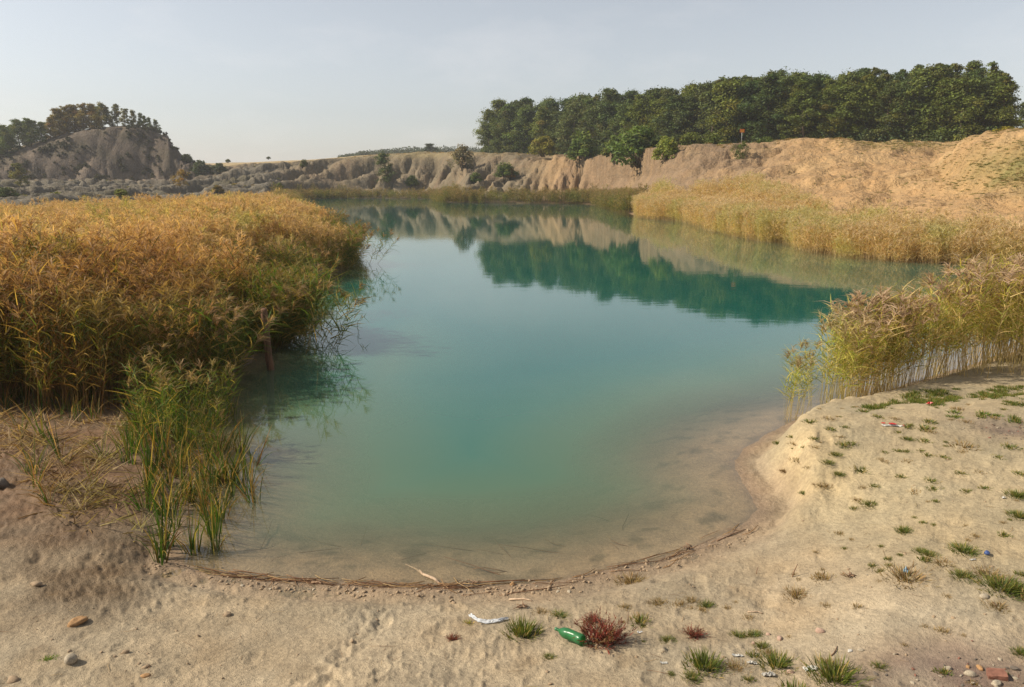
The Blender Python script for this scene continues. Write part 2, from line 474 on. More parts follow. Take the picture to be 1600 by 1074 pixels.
def ground_material():
    m, nt, out = new_mat('soil')
    geo = N(nt, 'ShaderNodeNewGeometry')
    pos = geo.outputs['Position']
    att = N(nt, 'ShaderNodeAttribute', attribute_name='soil')
    wet = N(nt, 'ShaderNodeAttribute', attribute_name='wet')
    scl = N(nt, 'ShaderNodeAttribute', attribute_name='fine')       # 1 near by, 0 on the far slopes: how fine the grain reads
    n_big = noise_node(nt, pos, .55, 3, .6)
    n_mid = noise_node(nt, pos, 3.2, 4, .62)
    n_fine = noise_node(nt, pos, 22.0, 3, .65)
    n_gr = noise_node(nt, pos, 130.0, 2, .6)
    v = math_node(nt, 'MULTIPLY', maprange(nt, n_big, .3, .7, .84, 1.14), maprange(nt, n_mid, .28, .72, .80, 1.17))
    v2 = math_node(nt, 'MULTIPLY', maprange(nt, n_fine, .28, .72, .78, 1.16), maprange(nt, n_gr, .3, .7, .86, 1.12))
    v = math_node(nt, 'MULTIPLY', v, v2)
    # darker crumbs and dry litter
    crumb = maprange(nt, noise_node(nt, pos, 46.0, 3, .7), .62, .72, 0, 1)
    crumb = math_node(nt, 'MULTIPLY', crumb, maprange(nt, noise_node(nt, pos, 1.6, 2, .6), .42, .66, .1, .9))
    comb = N(nt, 'ShaderNodeCombineColor')
    for k in range(3):
        nt.links.new(v, comb.inputs[k])
    c = mixcol(nt, 1.0, att.outputs['Color'], comb.outputs[0], 'MULTIPLY')
    hue = maprange(nt, noise_node(nt, pos, 1.1, 2, .6), .35, .65, 0, 1)
    c = mixcol(nt, math_node(nt, 'MULTIPLY', hue, .35), c, (1.06, .93, .80), 'MULTIPLY')
    c = mixcol(nt, math_node(nt, 'MULTIPLY', crumb, math_node(nt, 'MULTIPLY', scl.outputs['Fac'], .55)), c, (.17, .105, .06))
    b = N(nt, 'ShaderNodeBsdfPrincipled')
    nt.links.new(c, b.inputs['Base Color'])
    nt.links.new(maprange(nt, wet.outputs['Fac'], 0, 1, .95, .42), b.inputs['Roughness'])
    b.inputs['Specular IOR Level'].default_value = .25
    bh = math_node(nt, 'ADD', math_node(nt, 'MULTIPLY', n_fine, 1.0), math_node(nt, 'MULTIPLY', n_gr, .35))
    bh = math_node(nt, 'ADD', bh, math_node(nt, 'MULTIPLY', n_mid, .9))
    bh = math_node(nt, 'ADD', bh, math_node(nt, 'MULTIPLY', crumb, .25))
    bmp = N(nt, 'ShaderNodeBump', inp={'Strength': .7, 'Distance': .028})
    nt.links.new(bh, bmp.inputs['Height'])
    far_b = math_node(nt, 'ADD', noise_node(nt, pos, .8, 4, .65), math_node(nt, 'MULTIPLY', noise_node(nt, pos, 2.6, 3, .65), .5))
    bmp2 = N(nt, 'ShaderNodeBump', inp={'Distance': .6})
    nt.links.new(maprange(nt, scl.outputs['Fac'], 0, 1, .8, 0), bmp2.inputs['Strength'])
    nt.links.new(far_b, bmp2.inputs['Height'])
    nt.links.new(bmp2.outputs[0], bmp.inputs['Normal'])
    nt.links.new(bmp.outputs[0], b.inputs['Normal'])
    nt.links.new(b.outputs[0], out.inputs['Surface'])
    return m

def water_material():
    m, nt, out = new_mat('lake_water')
    geo = N(nt, 'ShaderNodeNewGeometry')
    dep = N(nt, 'ShaderNodeAttribute', attribute_name='depth').outputs['Fac']
    ramp = N(nt, 'ShaderNodeValToRGB')
    cr = ramp.color_ramp
    cr.elements[0].position = 0.0; cr.elements[0].color = (.17, .15, .092, 1)
    cr.elements[1].position = 1.0; cr.elements[1].color = (.004, .088, .066, 1)
    for p, c in ((.04, (.138, .146, .082)), (.10, (.106, .142, .078)), (.20, (.072, .134, .078)), (.38, (.036, .118, .082)), (.65, (.010, .098, .076))):
        e = cr.elements.new(p); e.color = (c[0], c[1], c[2], 1)
    nt.links.new(maprange(nt, dep, 0, 3.0, 0, 1), ramp.inputs['Fac'])
    turb = N(nt, 'ShaderNodeValToRGB')
    tr = turb.color_ramp
    tr.elements[0].position = 0.0; tr.elements[0].color = (.10, .10, .10, 1)
    tr.elements[1].position = 1.0; tr.elements[1].color = (1, 1, 1, 1)
    for p, c in ((.04, .36), (.10, .68), (.22, .92), (.4, .99)):
        e = tr.elements.new(p); e.color = (c, c, c, 1)
    nt.links.new(maprange(nt, dep, 0, 2.6, 0, 1), turb.inputs['Fac'])
    dif = N(nt, 'ShaderNodeBsdfDiffuse'); nt.links.new(ramp.outputs[0], dif.inputs['Color'])
    tra = N(nt, 'ShaderNodeBsdfTransparent', inp={'Color': (.93, .93, .88, 1)})
    body = N(nt, 'ShaderNodeMixShader')
    nt.links.new(turb.outputs[0], body.inputs[0]); nt.links.new(tra.outputs[0], body.inputs[1]); nt.links.new(dif.outputs[0], body.inputs[2])
    mp = N(nt, 'ShaderNodeMapping', inp={'Scale': (.55, 1.6, 1)})
    nt.links.new(geo.outputs['Position'], mp.inputs['Vector'])
    h = math_node(nt, 'ADD', noise_node(nt, mp.outputs[0], .9, 3, .5), math_node(nt, 'MULTIPLY', noise_node(nt, mp.outputs[0], 5.5, 3, .5), .16))
    bmp = N(nt, 'ShaderNodeBump', inp={'Strength': .16, 'Distance': .010})
    nt.links.new(h, bmp.inputs['Height'])
    gl = N(nt, 'ShaderNodeBsdfGlossy', inp={'Roughness': .035, 'Color': (.93, .95, .95, 1)})
    nt.links.new(bmp.outputs[0], gl.inputs['Normal'])
    dp = N(nt, 'ShaderNodeVectorMath', operation='DOT_PRODUCT')       # Schlick reflectance, the same from both sides of the surface
    nt.links.new(geo.outputs['Incoming'], dp.inputs[0]); nt.links.new(geo.outputs['Normal'], dp.inputs[1])
    cs = math_node(nt, 'SUBTRACT', 1.0, math_node(nt, 'ABSOLUTE', dp.outputs['Value'], 0.0))
    fr = math_node(nt, 'ADD', math_node(nt, 'MULTIPLY', math_node(nt, 'POWER', cs, 5.0), .98), .02)
    mx = N(nt, 'ShaderNodeMixShader')
    nt.links.new(fr, mx.inputs[0]); nt.links.new(body.outputs[0], mx.inputs[1]); nt.links.new(gl.outputs[0], mx.inputs[2])
    nt.links.new(mx.outputs[0], out.inputs['Surface'])
    return m

M_SOIL = ground_material()
M_WATER = water_material()

# ------------------------------------------------------------------ soil colours of the place
def soil_colours():
    x, y, r, px = GX, GY, RG, PXG
    def lay(c, new, m):
        return c * (1 - m[..., None]) + np.array(new) * m[..., None]
    n1 = fbm(x / 2.3, y / 2.3, 4, 201); n2 = fbm(x / .7, y / .7, 4, 203); n3 = fbm(x / 9, y / 9, 4, 205); n4 = fbm(x / 25, y / 25, 4, 207)
    c = np.empty(x.shape + (3,)); c[:] = (.315, .253, .168)
    c = lay(c, (.375, .312, .218), sstep(-.1, .5, n1) * .7)
    c = lay(c, (.265, .198, .12), sstep(.0, .5, n2) * .55)
    # paler yellow earth of the promontory at the right
    prom = sstep(2.6, 4.4, x) * sstep(6.6, 8.2, r) * (1 - sstep(20, 30, r))
    c = lay(c, (.365, .298, .185), prom * .8)
    scar = np.exp(-((x - 3.75) / .75) ** 2 - ((y - 9.3) / 1.3) ** 2)
    c = lay(c, (.42, .335, .19), scar * .6 * sstep(.05, .25, Z))
    # mud corner
    c = lay(c, (.145, .098, .052), np.clip(MUD * 1.3, 0, 1))
    md2 = sstep(-3.2, -4.6, x) * sstep(8.3, 10.5, r) * (1 - sstep(16, 20, r))
    c = lay(c, (.150, .086, .046), md2 * np.clip(.75 + .5 * n2, 0, 1))
    c = lay(c, (.15, .105, .06), sstep(13.6, 15, r) * (1 - sstep(70, 90, r)) * sstep(460, 380, px))
    # ash spots at the lower right corner and on the promontory
    for (pp, rad, st) in ((at_z(1530, 1055, .5), (.80, .42), .95), (at_z(1573, 668, .75), (.55, .50), .85)):
        q = ((x - pp[0]) / rad[0]) ** 2 + ((y - pp[1]) / rad[1]) ** 2
        c = lay(c, (.16, .115, .09), np.clip(np.exp(-q) * (1.0 + 1.0 * n2), 0, 1) * st)
    # bed and wet rim
    c = lay(c, (.34, .25, .155), (SD <= 0) * 1.0)
    c = lay(c, (.13, .105, .06), (SD <= 0) * sstep(.05, .4, fbm(x / .45, y / .45, 4, 241)) * .75)
    c = lay(c, (.46, .36, .24), (SD <= 0) * sstep(.1, .5, -n1) * .5)
    c = lay(c, (.22, .155, .10), np.exp(-((SD - .05) / .16) ** 2) * near_w * .9)
    c = lay(c, (.26, .19, .125), sstep(.75, .2, SD + .35 * n2) * (SD > 0) * near_w * .55)
    # far slopes
    far = sstep(34, 50, r)
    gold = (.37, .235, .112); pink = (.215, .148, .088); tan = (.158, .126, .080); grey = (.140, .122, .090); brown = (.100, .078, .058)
    fc = np.empty_like(c); fc[:] = gold
    fc = lay(fc, pink, sstep(1290, 1120, px) * sstep(820, 940, px))
    fc = lay(fc, tan, sstep(900, 800, px))
    fc = lay(fc, (.43, .295, .148), sstep(.05, .45, n3) * .6 * sstep(900, 1100, px))
    fc = lay(fc, (.36, .235, .12), sstep(.05, .45, fbm(x / 5, y / 5, 4, 211)) * .65 * sstep(900, 1100, px))
    fc = lay(fc, (.23, .17, .105), sstep(.05, .4, n3) * .55 * sstep(900, 800, px))
    fc = lay(fc, grey, sstep(470, 420, px) * (1 - sstep(222, 238, r)))
    fc = lay(fc, (.105, .095, .055), sstep(470, 420, px) * (1 - sstep(222, 238, r)) * sstep(.0, .4, n3) * .7)
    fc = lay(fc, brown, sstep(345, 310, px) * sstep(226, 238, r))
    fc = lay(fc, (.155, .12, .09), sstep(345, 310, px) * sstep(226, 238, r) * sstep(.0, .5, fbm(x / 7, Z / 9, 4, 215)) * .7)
    run = fbm((UU + 6 * n4) / 3.0, SD / 20.0, 4, 231)
    fc = lay(fc, (.20, .135, .085), sstep(.05, .45, run) * .55 * sstep(1300, 1000, px) * sstep(400, 470, px))
    fc = lay(fc, (.30, .25, .175), sstep(.1, .5, -run) * .5 * sstep(1000, 900, px) * sstep(400, 470, px))
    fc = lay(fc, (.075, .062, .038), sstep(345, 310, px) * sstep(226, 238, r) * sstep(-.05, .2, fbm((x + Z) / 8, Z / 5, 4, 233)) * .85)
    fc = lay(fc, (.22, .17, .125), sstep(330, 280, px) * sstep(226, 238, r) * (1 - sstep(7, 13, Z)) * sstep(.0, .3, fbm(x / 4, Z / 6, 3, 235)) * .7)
    # dry grass on the flats, green on the slope at the right edge
    slope_top = sstep(8.6, 10.4, Z) * sstep(70, 90, r)
    fc = lay(fc, (.33, .265, .125), slope_top * (.45 + .6 * n3).clip(0, .9) * sstep(330, 420, px))
    fc = lay(fc, (.40, .30, .15), sstep(250, 290, r) * .8)
    gp = np.exp(-((px - 1590) / 95) ** 2 - ((Z - 5.0) / 1.5) ** 2) * sstep(45, 52, r) * (1 - sstep(85, 95, r))
    gp2 = np.exp(-((px - 1400) / 90) ** 2 - ((Z - 8.3) / .9) ** 2) * sstep(60, 70, r) * .55
    gp3 = np.exp(-((px - 1590) / 60) ** 2 - ((Z - 8.6) / .6) ** 2) * sstep(60, 66, r) * .8
    gr = np.clip(np.clip(gp + gp2 + gp3, 0, 1) * (1.0 + 1.6 * fbm(x / 3, y / 3, 4, 221)), 0, 1)
    fc = lay(fc, (.165, .155, .05), gr * .85)
    c = c * (1 - far[..., None]) + fc * far[..., None]
    return c, gr

SOIL, GREEN = soil_colours()
WET = np.clip(np.exp(-((SD - .0) / .10) ** 2) * near_w + .8 * MUD, 0, 1)
FINE = 1 - sstep(16, 45, RG)

def build_ground():
    V = np.stack([GX, GY, Z], -1).reshape(-1, 3)
    i, j = np.meshgrid(np.arange(NA - 1), np.arange(NR - 1), indexing='ij')
    a = (i * NR + j).ravel()
    F = np.stack([a, a + NR, a + NR + 1, a + 1], -1)
    C = np.concatenate([SOIL.reshape(-1, 3), np.ones((len(V), 1))], 1)
    me = mesh_np('ground', V, F, M_SOIL, {'soil': ('FLOAT_COLOR', C), 'wet': ('FLOAT', WET.ravel()), 'fine': ('FLOAT', FINE.ravel())})
    return tag(obj('ground', me), 'pale sandy ground of the old quarry with dug banks round the lake', kind='structure')

def build_water():
    st_a, st_r = 3, 3
    ia = np.arange(0, NA, st_a); ir = np.arange(0, NR, st_r)
    ir = ir[RR[ir] < 215]
    X, Y, ZZ, S = GX[np.ix_(ia, ir)], GY[np.ix_(ia, ir)], Z[np.ix_(ia, ir)], SD[np.ix_(ia, ir)]
    na, nr = X.shape
    depth = np.maximum(0, -ZZ)
    V = np.stack([X, Y, np.zeros_like(X)], -1).reshape(-1, 3)
    i, j = np.meshgrid(np.arange(na - 1), np.arange(nr - 1), indexing='ij')
    a = (i * nr + j).ravel()
    F = np.stack([a, a + 1, a + nr + 1, a + nr], -1)
    keep = (S.ravel()[F] < 1.5).any(1)
    F = F[keep][:, ::-1]
    used, inv = np.unique(F, return_inverse=True)
    me = mesh_np('lake_water', V[used], inv.reshape(F.shape), M_WATER, {'depth': ('FLOAT', depth.ravel()[used])})
    return tag(obj('lake_water', me), 'still turquoise water of the flooded quarry', kind='structure')

ground = build_ground()
water = build_water()

# ------------------------------------------------------------------ plants: shared shapes
def plant_material(name, rough=.75, trans=.35, use_obj=True, patch=None, bark=False):
    """colour from the 'tint' attribute, times the object's own colour, with slow drifts of hue from place to place"""
    m, nt, out = new_mat(name)
    att = N(nt, 'ShaderNodeAttribute', attribute_name='tint')
    c = att.outputs['Color']
    geo = N(nt, 'ShaderNodeNewGeometry')
    if use_obj:
        oi = N(nt, 'ShaderNodeObjectInfo')
        c = mixcol(nt, 1.0, c, oi.outputs['Color'], 'MULTIPLY')
    if patch:
        for sc, col, lo, hi, k in patch:
            f = maprange(nt, noise_node(nt, geo.outputs['Position'], sc, 3, .55), lo, hi, 0, k)
            c = mixcol(nt, f, c, col, 'MULTIPLY')
    d = N(nt, 'ShaderNodeBsdfPrincipled', inp={'Roughness': rough, 'Specular IOR Level': .22})
    nt.links.new(c, d.inputs['Base Color'])
    if trans > 0:
        t = N(nt, 'ShaderNodeBsdfTranslucent')
        nt.links.new(mixcol(nt, 1.0, c, (1.25, 1.2, .7), 'MULTIPLY'), t.inputs['Color'])
        mx = N(nt, 'ShaderNodeMixShader', inp={0: trans})
        nt.links.new(d.outputs[0], mx.inputs[1]); nt.links.new(t.outputs[0], mx.inputs[2])
        nt.links.new(mx.outputs[0], out.inputs['Surface'])
    else:
        nt.links.new(d.outputs[0], out.inputs['Surface'])
    return m

M_LEAF = plant_material('leaf', .6, .30)
M_BARK = plant_material('bark', .95, 0, use_obj=False)
M_REED = plant_material('reed', .65, .45, use_obj=False,
                        patch=[(.13, (1.0, .90, .78), .46, .62, .7), (.30, (.74, 1.0, .64), .50, .62, .8), (1.1, (.66, .62, .58), .50, .68, .7)])
M_STRAW = plant_material('pale_reed', .65, .45, use_obj=False, patch=[(.30, (.80, .98, .70), .50, .62, .7), (1.1, (.74, .72, .68), .50, .68, .6)])
M_GRASS = plant_material('grass_blade', .6, .35, use_obj=True)

def unit(v):
    return v / np.maximum(np.linalg.norm(v, axis=-1, keepdims=True), 1e-9)

def ribbons(base, dirv, length, width, bend, c0, c1, S=3, rng=RNG, flat=None):
    """N tapering blades: start, direction, length, width, droop; returns verts, quads, colours"""
    n = len(base)
    dirv = unit(np.asarray(dirv, float))
    side = np.cross(dirv, rng.normal(size=(n, 3)) if flat is None else np.tile(np.array(flat, float), (n, 1)))
    side = unit(side)
    V = np.empty((n, S + 1, 2, 3)); C = np.empty((n, S + 1, 2, 4))
    hz = dirv.copy(); hz[:, 2] = 0; hz = unit(hz + 1e-6)
    for k in range(S + 1):
        t = k / S
        p = base + dirv * (length * t)[:, None] + hz * (bend * length * .35 * t * t)[:, None]
        p[:, 2] -= bend * length * t * t * .62
        w = width * (1 - t ** 1.6 * .93) * .5
        V[:, k, 0] = p - side * w[:, None]; V[:, k, 1] = p + side * w[:, None]
        C[:, k, 0, :3] = C[:, k, 1, :3] = c0 * (1 - t) + c1 * t
    C[..., 3] = 1
    idx = np.arange(n)[:, None] * (2 * (S + 1)) + np.arange(S)[None, :] * 2
    F = np.stack([idx, idx + 1, idx + 3, idx + 2], -1).reshape(-1, 4)
    return V.reshape(-1, 3), F, C.reshape(-1, 4)

class Bag:
    def __init__(s):
        s.V, s.F, s.C, s.n = [], [], [], 0
    def add(s, V, F, C):
        s.V.append(V); s.F.append(np.asarray(F) + s.n); s.C.append(C); s.n += len(V)
    def mesh(s, name, mat, smooth=True):
        return mesh_np(name, np.concatenate(s.V), np.concatenate(s.F), mat, {'tint': ('FLOAT_COLOR', np.concatenate(s.C))}, smooth)

def tube(pts, rad, c, sides=6):
    pts = np.asarray(pts, float); n = len(pts)
    V = []
    for i in range(n):
        d = unit(pts[min(i + 1, n - 1)] - pts[max(i - 1, 0)])
        a = np.cross(d, [0.31, .9, .17]); a = unit(a); b = np.cross(d, a)
        for k in range(sides):
            t = 2 * math.pi * k / sides
            V.append(pts[i] + (a * math.cos(t) + b * math.sin(t)) * rad[i])
    F = []
    for i in range(n - 1):
        for k in range(sides):
            k2 = (k + 1) % sides
            F.append((i * sides + k, i * sides + k2, (i + 1) * sides + k2, (i + 1) * sides + k))
    # ends closed with fans of degenerate-free quads
    V = np.array(V)
    for e, row in ((0, 0), (1, n - 1)):
        c0 = len(V); V = np.concatenate([V, pts[row][None]])
        for k in range(0, sides, 2):
            q = [row * sides + k, row * sides + (k + 1) % sides, row * sides + (k + 2) % sides, c0]
            F.append(tuple(q if e else q[::-1]))
    return V, np.array(F), col4(c, len(V))

def leaves(P, nrm, size, c, rng, asp=.6):
    n = len(P)
    nrm = unit(nrm + rng.normal(size=(n, 3)) * .55)
    a = unit(np.cross(nrm, rng.normal(size=(n, 3)))); b = np.cross(nrm, a)
    s = size[:, None]
    V = np.stack([P - a * s, P - b * s * asp + nrm * s * .12, P + a * s, P + b * s * asp + nrm * s * .12], 1)
    F = np.arange(n * 4).reshape(n, 4)
    C = np.repeat(np.concatenate([c, np.ones((n, 1))], 1)[:, None], 4, 1)
    return V.reshape(-1, 3), F, C.reshape(-1, 4)

def make_tree(rng, h=14.0, spread=3.4, bare=.22, n_limb=15, per=78, leaf=.27, flat=.5, pointed=.0, loose=0.0, colour=(.098, .124, .034), bark=(.13, .10, .075)):
    """returns trunk mesh (with limbs) and crown mesh of one tree standing at the origin"""
    tb, cb = Bag(), Bag()
    lean = rng.normal(size=2) * .25
    ts = np.linspace(0, 1, 7)
    tp = np.stack([lean[0] * ts ** 2 * 2 + .12 * np.sin(ts * 5 + rng.random() * 6), lean[1] * ts ** 2 * 2 + .12 * np.cos(ts * 4 + rng.random() * 6), ts * h * .9], -1)
    r0 = .018 * h
    tb.add(*tube(tp, r0 * (1 - ts * .86), bark, 7))
    cents = []
    for k in range(n_limb):
        f = bare + (1 - bare) * ((k + rng.random()) / n_limb)
        z0 = f * h * .9 * .93
        p0 = np.array([np.interp(z0, tp[:, 2], tp[:, 0]), np.interp(z0, tp[:, 2], tp[:, 1]), z0])
        ang = k * 2.4 + rng.normal() * .5
        g = (f - bare) / (1 - bare)
        env = (.70 + .35 * math.sin(math.pi * min(1, g * 1.25))) * (1 - .62 * max(0, g - .45) / .55) if pointed < .5 else (1 - g) ** .8 * .95 + .12
        L = spread * env * (.72 + .5 * rng.random())
        up = .25 + .65 * g + .2 * rng.random()
        q = np.array([math.cos(ang), math.sin(ang), 0])
        mid = p0 + q * L * .5 + np.array([0, 0, L * up * .38])
        end = p0 + q * L + np.array([0, 0, L * up * .55])
        tb.add(*tube([p0, mid, end], [r0 * .34 * (1 - .5 * f), r0 * .2 * (1 - .5 * f), .018], bark, 5))
        for t in (.45, .72, 1.0):
            if rng.random() < .12 + .25 * loose: continue
            c = p0 * (1 - t) ** 2 + 2 * mid * t * (1 - t) + end * t * t
            cents.append((c + rng.normal(size=3) * .28, (.70 + .60 * rng.random()) * (spread / 3.4) * (1.0 if t > .6 else 1.15)))
    top = tp[-1]
    for k in range(5):
        cents.append((top + np.array([rng.normal() * .6, rng.normal() * .6, .9 * rng.random() * h / 14 - .7]), (.45 + .35 * rng.random()) * spread / 3.4))
    for c, rad in cents:
        n = int(per * (.6 + .8 * rng.random()))
        u = unit(rng.normal(size=(n, 3))) * (rng.random((n, 1)) ** .45)
        P = c + u * rad * np.array([1.25, 1.25, flat + .25]) + rng.normal(size=(n, 3)) * rad * .22
        P[:, 2] -= .18 * rad * (u[:, 0] ** 2 + u[:, 1] ** 2)
        v = (.72 + .55 * rng.random()) * (1 + rng.normal(size=(n, 1)) * .16)
        col = np.array(colour)[None] * v * np.array([1 + .35 * max(0, rng.normal() * .5), 1, 1 - .1 * rng.random()])[None]
        nr = np.array([0, 0, .8]) + u * .8
        cb.add(*leaves(P, nr, leaf * (.6 + .7 * rng.random(n)), np.clip(col, .004, 1), rng))
    return tb.mesh('trunk', M_BARK), cb.mesh('crown', M_LEAF, False)

def make_bush(rng, w=2.6, h=2.4, n_c=34, per=70, leaf=.13, colour=(.10, .125, .035), upright=.4, bark=(.12, .09, .06)):
    tb, cb = Bag(), Bag()
    for k in range(n_c):
        ang = rng.random() * 6.283; rr = math.sqrt(rng.random())
        zf = rng.random() ** .8
        prof = (1 - zf ** 2.2) ** .5 if upright < .5 else (.55 + .45 * math.sin(math.pi * min(1, zf + .15))) * (1 - zf ** 3) ** .5
        c = np.array([math.cos(ang) * rr * w * .5 * prof, math.sin(ang) * rr * w * .5 * prof, .10 * h + zf * h * .85])
        if k % 2 == 0:
            b0 = np.array([c[0] * .12, c[1] * .12, 0.0])
            tb.add(*tube([b0 - np.array([0, 0, .25]), b0 * .5 + c * .5 + np.array([0, 0, .1 * h]), c], [.035, .022, .008], bark, 4))
        rad = (.13 + .12 * rng.random()) * (w + h) * .5
        n = int(per * (.6 + .8 * rng.random()))
        u = unit(rng.normal(size=(n, 3))) * (rng.random((n, 1)) ** .5)
        P = c + u * rad * np.array([1, 1, .9])
        P[:, 2] = np.maximum(P[:, 2], .02)
        v = (.7 + .6 * rng.random()) * (1 + rng.normal(size=(n, 1)) * .18)
        col = np.array(colour)[None] * v * np.array([1 + .3 * max(0, rng.normal() * .5), 1, 1])[None]
        cb.add(*leaves(P, np.array([0, 0, .5]) + u, leaf * (.6 + .7 * rng.random(n)), np.clip(col, .004, 1), rng))
    return tb.mesh('stems', M_BARK), cb.mesh('foliage', M_LEAF, False)

# ------------------------------------------------------------------ the wood on the plateau
_r = np.random.default_rng(5)
LOCUST = [make_tree(_r, 14, 3.3 + .5 * _r.random(), .03, 26, 120, .215, .42) for _ in range(4)]
LOCUST += [make_tree(_r, 14, 2.9, .05, 26, 120, .21, .5, loose=.2) for _ in range(2)]
TALL = [make_tree(_r, 17, 3.0 + .4 * _r.random(), .03, 30, 120, .21, .42, loose=.3) for _ in range(3)]
AIRY = [make_tree(_r, 10, 2.2, .12, 19, 64, .23, .5, loose=.35) for _ in range(3)]
SMALL = [make_tree(_r, 4, 1.25, .16, 12, 46, .11, .7) for _ in range(2)]
CONE = [make_tree(_r, 8, 1.9, .04, 19, 60, .17, .6, pointed=1)]

def plant_tree(kind, base, height, h0, label, group, colour, rng, name='locust_tree', cat='tree', sxy=1.0):
    t, c = kind
    e = obj(name, None, loc=base - np.array([0, 0, .25]), rot=(0, 0, rng.random() * 6.283))
    s = height / h0
    e.scale = (s * sxy, s * sxy, s)
    e.empty_display_size = .3
    tr = obj('trunk', t, e); cr = obj('crown', c, e)
    cr.color = (colour[0], colour[1], colour[2], 1)
    tag(e, label, cat, group)
    return e

ORD = ['first', 'second', 'third', 'fourth', 'fifth', 'sixth', 'seventh', 'eighth', 'ninth', 'tenth', 'eleventh', 'twelfth', 'thirteenth', 'fourteenth', 'fifteenth', 'sixteenth', 'seventeenth',
       'eighteenth', 'nineteenth', 'twentieth', 'twenty-first', 'twenty-second', 'twenty-third', 'twenty-fourth', 'twenty-fifth', 'twenty-sixth', 'twenty-seventh', 'twenty-eighth', 'twenty-ninth', 'thirtieth',
       'thirty-first', 'thirty-second', 'thirty-third', 'thirty-fourth', 'thirty-fifth', 'thirty-sixth', 'thirty-seventh', 'thirty-eighth']

SKY_PX = [757, 775, 800, 850, 900, 950, 1000, 1050, 1100, 1150, 1200, 1250, 1290, 1330, 1370, 1420, 1445, 1480, 1530, 1556, 1566, 1585, 1640]
SKY_PY = [176, 160, 157, 150, 147, 136, 133, 128, 115, 108, 104, 105, 111, 98, 95, 87, 90, 92, 104, 110, 125, 150, 156]
EDGE_PX = [757, 800, 900, 1000, 1100, 1200, 1300, 1450, 1560, 1590, 1660]
EDGE_R = [222, 212, 190, 170, 158, 150, 145, 141, 139, 185, 190]

def forest():
    rng = np.random.default_rng(21)
    tints = [(1, 1, 1), (.8, .92, .95), (1.1, 1.12, .8), (1.32, 1.25, .75), (.66, .82, .82), (1.0, 1.1, .9), (.9, .9, .85)]
    words = {0: 'mid green', 1: 'dark green', 2: 'olive', 3: 'yellowish', 4: 'very dark green', 5: 'green', 6: 'dull brown-green'}
    px = 764.0; k = 0
    fronts = []
    while px < 1566:
        fronts.append(px); px += 21 + 9 * rng.random() + 5 * (px > 1150)
    for k, px in enumerate(fronts):
        r = np.interp(px, EDGE_PX, EDGE_R) + rng.normal() * 1.2
        b = on_ground(px, r)
        top = np.interp(px, SKY_PX, SKY_PY) + (2 + 22 * rng.random() if px < 1270 else -3 + 26 * rng.random())
        h = at_r(px, top, r)[2] - b[2]
        ti = int(rng.choice(7, p=[.2, .15, .2, .17, .1, .12, .06]))
        kind, h0 = (LOCUST[rng.integers(len(LOCUST))], 14) if px < 1320 or rng.random() < .3 else (TALL[rng.integers(3)], 17)
        if px > 1545: lab = 'tree with sparse ragged crown closing the right end of the wood'
        elif k == 0: lab = 'dark rounded tree closing the left end of the wood on the plateau'
        else: lab = '%s tree in the front row of the wood, %s from its left end' % (words[ti], ORD[k])
        plant_tree(kind, b, h, h0, lab, 'front row of the wood on the plateau', tints[ti], rng, sxy=(1.15 + .25 * rng.random()) * (14.0 / max(h, 11) if h > 14 and h0 == 14 else 1))
    for row, (dr, lift) in enumerate(((5.5, 7), (12, 1), (20, 0))):
        px = 768.0 + 6 * row; cnt = -1
        while px < 1562 - 10 * row:
            cnt += 1
            r = np.interp(px, EDGE_PX, EDGE_R) + dr + rng.normal() * 1.5
            b = on_ground(px, r)
            top = np.interp(px, SKY_PX, SKY_PY) + lift - 5 + rng.normal() * 6.0 + (3 if row else 0)
            h = max(6, at_r(px, top, r)[2] - b[2])
            ti = int(rng.integers(7))
            kind, h0 = (LOCUST[rng.integers(len(LOCUST))], 14) if px < 1320 else (TALL[rng.integers(3)], 17)
            plant_tree(kind, b, h, h0, 'tree in the %s row of the wood, %s from the left, its crown top showing' % (('second', 'third', 'hindmost')[row], ORD[cnt]), 'inner trees of the wood on the plateau', tints[ti], rng, sxy=1.0)
            px += 27 + 8 * rng.random() + 6 * row
    for k, (px, r) in enumerate(((1590, 186), (1612, 184), (1640, 188), (1668, 186))):
        b = on_ground(px, r)
        h = at_r(px, np.interp(px, SKY_PX, SKY_PY), r)[2] - b[2]
        plant_tree(LOCUST[k], b, h, 14, 'lower dark tree standing apart beyond the right end of the wood, %s from it' % ORD[k], 'trees beyond the right end of the wood', (.8, .85, .9), rng)
forest()

def undergrowth():
    rng = np.random.default_rng(24)
    bag = Bag()
    for px in np.arange(762, 1562, 3.0):
        r = np.interp(px, EDGE_PX, EDGE_R) - 1.5 + rng.normal() * 1.0
        b = on_ground(px, r)
        h = 1.4 + 1.6 * rng.random()
        n = 70
        u = unit(rng.normal(size=(n, 3))) * (rng.random((n, 1)) ** .4)
        P = np.array([b[0], b[1], b[2] + h * .45]) + u * np.array([1.1, 1.0, h * .55])
        c = np.array([(.075, .105, .03), (.11, .12, .035), (.06, .085, .03)][rng.integers(3)]) * (.7 + .6 * rng.random((n, 1)))
        bag.add(*leaves(P, u + np.array([0, 0, .5]), .22 * (.7 + .6 * rng.random(n)), c, rng))
    tag(obj('undergrowth', bag.mesh('undergrowth', M_LEAF, False)), 'dark undergrowth along the foot of the wood on the plateau', 'undergrowth', kind='stuff')
undergrowth()

